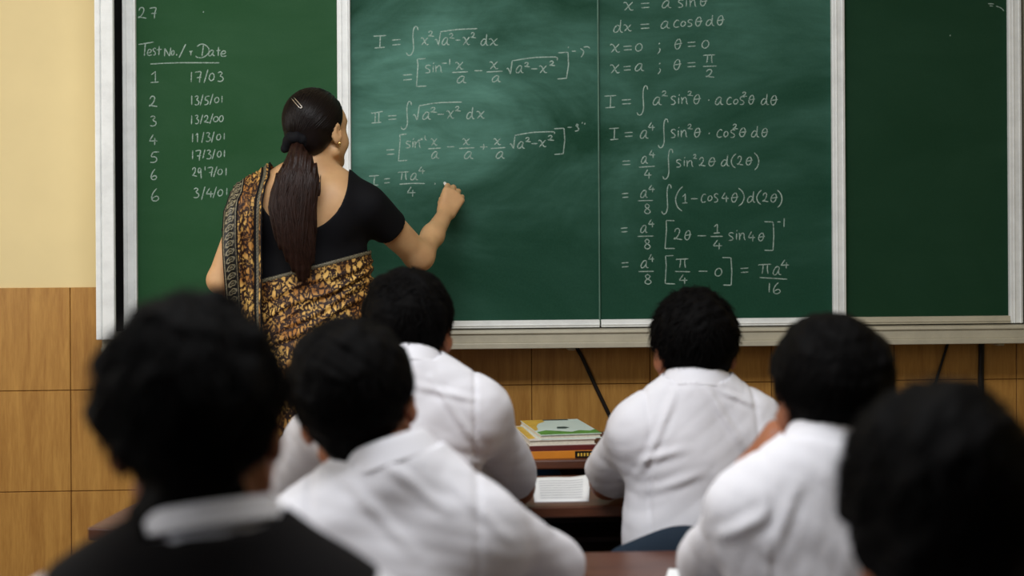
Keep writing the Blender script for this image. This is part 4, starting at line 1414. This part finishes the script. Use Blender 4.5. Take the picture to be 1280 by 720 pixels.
se = Field(*sa.a); se.D = SAD - .0015
se.keep(lambda x, y, z: np.abs(z - edge_h(x) + .004) - .0065 + 0 * y)
V, Fc = se.surface()
bV = np.stack([(V[:, 0] - pA[0]) / .012, (V[:, 2] - edge_h(V[:, 0])) / .013 + .8], 1)
mesh_obj('sari_border', V, Fc, M['border'], tea, uv=bV)

# pallu: the end of the sari over the left shoulder, hanging down the back
dress = Field(seg((P(262, 300, 3.9)[0], P(380, 300, 3.9)[0], .005)), seg((3.70, 4.18, .005)), seg((.72, 1.62, .005)))
for p, k in spine + girdle: dress.add(p, k, .008)
dress.add(cap(waT, hipT, .150, .180, (FY, 1.4)), .06, .010)
dress.add(cap(hipT, (hipT[0], hipT[1], .03), .180, .225, (FY, 1.3)), .08)
dress.add(cap(P(315, 257, 3.94), Lel, .0575, .047), .03, .004)
nu, nv = 33, 96
zt_ = lambda u: None
Lpx = lambda y_: np.interp(y_, [236, 246, 262, 300, 365, 425, 700], [284, 278, 276, 276.5, 281, 284, 290])
Rpx = lambda y_: np.interp(y_, [218, 226, 250, 300, 380, 425, 700], [337, 333, 330, 328.5, 328, 330, 336])
xsd, ysd, zsd = dress.a
def surf_y(x, z, front=False):
    i = np.clip(np.searchsorted(xsd, x), 1, len(xsd) - 1); j = np.clip(np.searchsorted(zsd, z), 1, len(zsd) - 1)
    col = dress.D[i, :, j]
    w_ = np.where(col < 0)[0]
    if len(w_) == 0: return None
    return ysd[w_[-1]] if front else ysd[w_[0]]
Zg = np.zeros((nu, nv)); Yg = np.zeros((nu, nv)); Xg = np.zeros((nu, nv))
nb_ = 66
for i in range(nu):
    u = i / (nu - 1)
    xtop = P(285 + (336 - 285) * u, 240, 3.9)[0]
    col_i = np.clip(np.searchsorted(xsd, xtop), 1, len(xsd) - 1)
    ins = np.where((dress.D[col_i] < 0).any(0))[0]
    ztop = zsd[ins[-1]] + .006
    zlow = .80
    for j in range(nb_):
        v = j / (nb_ - 1)
        z = zlow + (ztop - zlow) * v
        py = CY - (z - CAMH) * F / 3.86
        xl, xr_ = P(float(Lpx(py)), py, 3.86)[0], P(float(Rpx(py)), py, 3.86)[0]
        x = xl + (xr_ - xl) * u
        if v > .93: x = x * (1 - (v - .93) / .07) + xtop * (v - .93) / .07
        y = surf_y(x, z)
        Xg[i, j], Zg[i, j], Yg[i, j] = x, z, (3.93 if y is None else y) if y is not None else np.nan
    for j in range(nb_, nv):
        v = (j - nb_ + 1) / (nv - nb_)
        z = ztop - .34 * v
        x = xtop + .13 * v
        y = surf_y(min(x, xsd[-2]), z, True)
        Xg[i, j], Zg[i, j], Yg[i, j] = x, z, np.nan if y is None else y
for i in range(nu):
    g = Yg[i]; ok = ~np.isnan(g); Yg[i] = np.interp(np.arange(nv), np.where(ok)[0], g[ok])
# the cloth bridges hollows: it hangs straight from the fullest point of the back
for i in range(nu):
    m_ = Yg[i, nb_ - 1]
    for j in range(nb_ - 1, -1, -1):
        m_ = min(m_ + .0022, Yg[i, j]); Yg[i, j] = m_
for _ in range(14):
    Y2 = Yg.copy()
    Y2[1:-1] = .25 * Yg[:-2] + .5 * Yg[1:-1] + .25 * Yg[2:]
    Y2[:, 1:-1] = .25 * Y2[:, :-2] + .5 * Y2[:, 1:-1] + .25 * Y2[:, 2:]
    Yg = Y2
sgn = np.where(np.arange(nv) < nb_, -1.0, 1.0)
uu = np.linspace(0, 1, nu)[:, None]
pleat = .0045 * np.sin(uu * 21 + .6 * np.sin(np.arange(nv)[None] * .09)) + .003 * np.sin(uu * 47)
Yg = Yg + sgn * (.0135 + pleat * np.clip(np.abs(np.arange(nv) - nb_)[None] / 14, .25, 1))
Zg[:, nb_ - 3:nb_ + 3] += .004
def strip(name, i0, i1, mat, uvs, lift=0.0, su=.012, sv=.013):
    idx = np.arange(i0, i1 + 1); n = len(idx)
    V = np.stack([Xg[idx], Yg[idx] + sgn[None] * lift, Zg[idx]], 2).reshape(-1, 3)
    Fc = [(a * nv + b, (a + 1) * nv + b, (a + 1) * nv + b + 1, a * nv + b + 1) for a in range(n - 1) for b in range(nv - 1)]
    arc = np.cumsum(np.r_[0, np.hypot(np.diff(Zg[nu // 2]), np.diff(Yg[nu // 2]))])
    U = np.stack([np.repeat((idx - i0) / (i1 - i0) * uvs, nv), np.tile(arc / sv, n)], 1)
    o = mesh_obj(name, V, Fc, M[mat], tea, uv=U)
    s = o.modifiers.new('thickness', 'SOLIDIFY'); s.thickness = .0022; s.offset = 0
    return o
strip('pallu', 0, nu - 1, 'sari', 1)
strip('pallu_border', 0, 1, 'blouse', 1, .0022)
strip('pallu_border', 1, 11, 'border', 1, .0026, sv=.0225)
strip('pallu_border', 11, 12, 'blouse', 1, .0024)
strip('pallu_border', 25, 27, 'blouse', 1, .0022)
strip('pallu_border', 27, 29, 'border', 1, .0030, sv=.009)
strip('pallu_border', 31, 32, 'blouse', 1, .0022)

# ---- hair drawn back to a ponytail
tie = P(371, 178, 3.868)
hT, hk = .010, th.k
hf = Field(*[seg((th.c[i] - .14, th.c[i] + .14, .003)) for i in range(3)])
def scalp(x, y, z):
    lx, ly, lz = th.local(x, y, z)
    q = [lx - HC[0], ly - HC[1], lz - HC[2]]
    rr = [HR[i] + hT * np.clip((lz + .09) / .10, .35, 1) for i in range(3)]
    k0 = np.sqrt(sum((q[i] / rr[i]) ** 2 for i in range(3))); k1 = np.sqrt(sum((q[i] / rr[i] ** 2) ** 2 for i in range(3))) + 1e-9
    d = k0 * (k0 - 1) / k1
    d2 = np.sqrt((lx * .8) ** 2 + (ly + .052) ** 2 + (lz + .025) ** 2) - .050
    hh = np.maximum(.03 - np.abs(d - d2), 0) / .03
    d = np.minimum(d, d2) - hh * hh * .0075
    fl = np.clip(.012 + .62 * (lz - .012), -.030, .082)
    d = np.maximum(d, ly - fl - .004)
    return np.maximum(d, -.068 - lz) * hk
hf.D = scalp(*hf.grid()).astype(np.float32)
V0, F0 = hf.surface()
tl_ = np.array(th.local(*tie)); tdir = unit((tl_ - HC) / HR)
paths = []
r = np.random.default_rng(3)
while len(paths) < 1700:
    s = unit(r.normal(size=3)); p = HC + s * HR
    fl = np.clip(.012 + .62 * (p[2] - .012), -.030, .082)
    if p[1] > fl - .002 or p[2] < -.046: continue
    om = math.acos(np.clip(s @ tdir, -1, 1))
    if om < .12: continue
    tt = np.linspace(0, min(1, .9 / om + .25 * r.random()) if om > .9 else 1, 9)
    u = (np.sin((1 - tt) * om)[:, None] * s + np.sin(tt * om)[:, None] * tdir) / math.sin(om)
    thk = hT * np.clip((p[2] + .09) / .10, .35, 1)
    Q = HC + u * (HR[None] + (thk + .0006 + .0016 * r.random()) * np.sin(np.linspace(.25, 2.9, 9))[:, None] ** .4)
    paths.append((th.c + (Q @ th.R.T) * hk, u @ th.R.T, .6 + .8 * r.random()))
V1, F1 = ribbons('x', paths, .0030, None, None, .5)
mesh_obj('hair', np.vstack([V0, V1]), np.vstack([F0, F1 + len(V0)]), M['hair_t'], tea)

ys_ = [180, 190, 205, 220, 240, 260, 280, 300, 316, 330, 342, 350]
cx_ = [371, 372, 373.5, 372.5, 369, 366, 367, 369, 373, 376, 378, 379]
hw_ = [7, 11, 19, 26, 29, 29, 27, 24, 19, 13, 6, 2]
dep = [3.862, 3.845, 3.825, 3.815, 3.808, 3.803, 3.800, 3.800, 3.802, 3.806, 3.812, 3.816]
cen = np.array([P(a, b, c) for a, b, c in zip(cx_, ys_, dep)])
hwm = np.array([h_ * 3.83 / F for h_ in hw_])
pt = Field(seg((cen[:, 0].min() - .08, cen[:, 0].max() + .08, .0035)), seg((3.74, 3.90, .0035)), seg((cen[:, 2].min() - .02, cen[:, 2].max() + .03, .0035)))
for i in range(len(cen) - 1):
    pt.add(cap(cen[i], cen[i + 1], hwm[i] * .90, hwm[i + 1] * .88, (FY, 1.0 + 1.4 * min(1, i / 2))), .008)
wp = waves(8, .003, 40, 6)
pt.warp(lambda x, y, z: wp(x, y, z * .25) + .0022 * np.sin(x * 420 + 3 * np.sin(z * 14)))
V0, F0 = pt.surface()
tpar = np.linspace(0, 1, len(cen))
paths = []
for _ in range(1500):
    a = r.uniform(0, 2 * math.pi); rad = r.random() ** .35
    t1 = min(1.0, .55 + .5 * r.random()); t0 = 0 if r.random() < .75 else r.uniform(0, .5)
    tt = np.linspace(t0, t1, 16)
    c = np.stack([np.interp(tt, tpar, cen[:, i]) for i in range(3)], 1)
    hw2 = np.interp(tt, tpar, hwm)
    tw = a + .35 * np.sin(tt * 5 + r.uniform(0, 6))
    Q = c + np.stack([np.cos(tw) * rad * hw2 * 1.02, np.sin(tw) * rad * (hw2 * .42 + .004), .0 * tt], 1)
    Q[:, 0] += .0055 * np.sin(tt * 11 + a * 2) * tt + .003 * np.sin(tt * 23 + a * 5) * tt
    N = np.stack([np.cos(tw) * .35, np.sin(tw) * 1.0 - .2, 0 * tt], 1); N /= np.linalg.norm(N, axis=1)[:, None] + 1e-9
    paths.append((Q, N, .5 + .9 * r.random()))
V1, F1 = ribbons('x', paths, .0034, None, None, .3)
mesh_obj('ponytail', np.vstack([V0, V1]), np.vstack([F0, F1 + len(V0)]), M['pony'], tea)

# gathered hair tie
ax = unit(cen[2] - th.p(0, -.06, 0)); ux = unit(np.cross(ax, [0, 0, 1])); uy = np.cross(ax, ux)
ht = Field(*[seg((tie[i] - .05, tie[i] + .05, .0026)) for i in range(3)])
for i in range(18):
    a0, a1 = 2 * math.pi * i / 18, 2 * math.pi * (i + 1) / 18
    R0 = .021
    A0, A1 = tie + R0 * (math.cos(a0) * ux + math.sin(a0) * uy), tie + R0 * (math.cos(a1) * ux + math.sin(a1) * uy)
    ht.add(cap(A0, A1, .0125 + .003 * (i % 2), .0125 + .003 * ((i + 1) % 2)), .004)
ht.add(cap(P(362, 170, 3.862), P(356, 186, 3.87), .010, .012), .008)
ht.build('hair_tie', M['tie'], tea)

# hair pin
def on_hair(px_, py_, off=.0):
    d = RT * (px_ - CX) / F + UP * (CY - py_) / F + FW
    t = 3.6 / d[1]
    for _ in range(400):
        p = CAM + d * t
        v = float(scalp(np.float32(p[0]), np.float32(p[1]), np.float32(p[2])))
        if v < off + .0006: break
        t += max(v - off, .0008) * .7
    return CAM + d * t
hp = MB()
for dx, dy in ((0, 0), (3.2, -1.2)):
    hp.tube([on_hair(364.5 + dx + 10.5 * q, 123.2 + dy + 12.3 * q, .0035) for q in np.linspace(0, 1, 6)], .0012, 6)
hp.tube([on_hair(375, 135, .0035), on_hair(378.2, 134.2, .0035)], .0017, 6)
hp.build('hair_pin', M['silver'], tea, smooth=True)
# ear stud, bangle, necklace
es = th.p(.084, -.004, -.036)
er = Field(*[seg((es[i] - .012, es[i] + .012, .0012)) for i in range(3)])
er.add(ell(es, (.0045,) * 3), .001).add(ell(es + np.array([0, 0, -.006]), (.003, .003, .004)), .002)
er.build('earring', M['gold'], tea, 0)
bc = P(541, 294, 4.18) * .48 + Rwr * .52; bc = P(541, 294, 4.18); ba = unit(Rwr - P(541, 294, 4.18))
b1_ = unit(np.cross(ba, [0, 1, .2])); b2_ = np.cross(ba, b1_)
MB().tube([bc + .0335 * (math.cos(t) * b1_ + math.sin(t) * b2_) + ba * .006 * math.cos(t + .6) for t in np.linspace(0, 2 * math.pi, 36, endpoint=False)], .0023, 8, True).build('bangle', M['silver'], tea, smooth=True)
# the chalk between finger and thumb
ck_ = P(559, 231, 4.345)
o = MB().tube([ck_ + np.array([-.004, -.01, .0]), P(556, 229, BY - .001)], .0048, 10).build('chalk_stick', M['chalkstick'], None, loc=ck_)
tag(o, 'short stick of white chalk held against the board by the woman', 'chalk')

# ------------------------------------------------------------------ navy bag on the front bench
bgc = P(838, 690, 2.73)
bag = empty('school_bag', (bgc[0], 2.755, .43), 'dark navy bag standing on the front bench behind the right-hand boy', 'bag')
x0b, x1b = P(752, 690, 2.73)[0], P(925, 690, 2.73)[0]
ztb = P(850, 672, 2.73)[2]
bf = Field(seg((x0b - .03, x1b + .03, .005)), seg((2.68, 2.84, .005)), seg((.41, ztb + .03, .005)))
xm = (x0b + x1b) / 2
bf.add(cap((x0b + .05, 2.755, .49), (x1b - .05, 2.755, .49), .060, None, (FY, 1.7)), .02)
bf.add(cap((x0b + .055, 2.755, ztb - .085), (x1b - .04, 2.755, ztb - .055), .055, .055, (FY, 1.7)), .02)
bf.add(cap((xm, 2.755, .52), (xm + .01, 2.755, ztb - .09), .09, .09, (FY, 2.6)), .05)
wz = waves(31, .003, 22)
bf.warp(lambda x, y, z: wz(x, y, z)); bf.keep(lambda x, y, z: .431 - z + 0 * x + 0 * y)
bf.build('bag_body', M['navy'], bag)
MB().tube([(x0b + .02, 2.725, .50), (x0b + .06, 2.714, .60), (xm, 2.716, .66)], .006, 8).build('strap', M['navy'], bag, smooth=True)
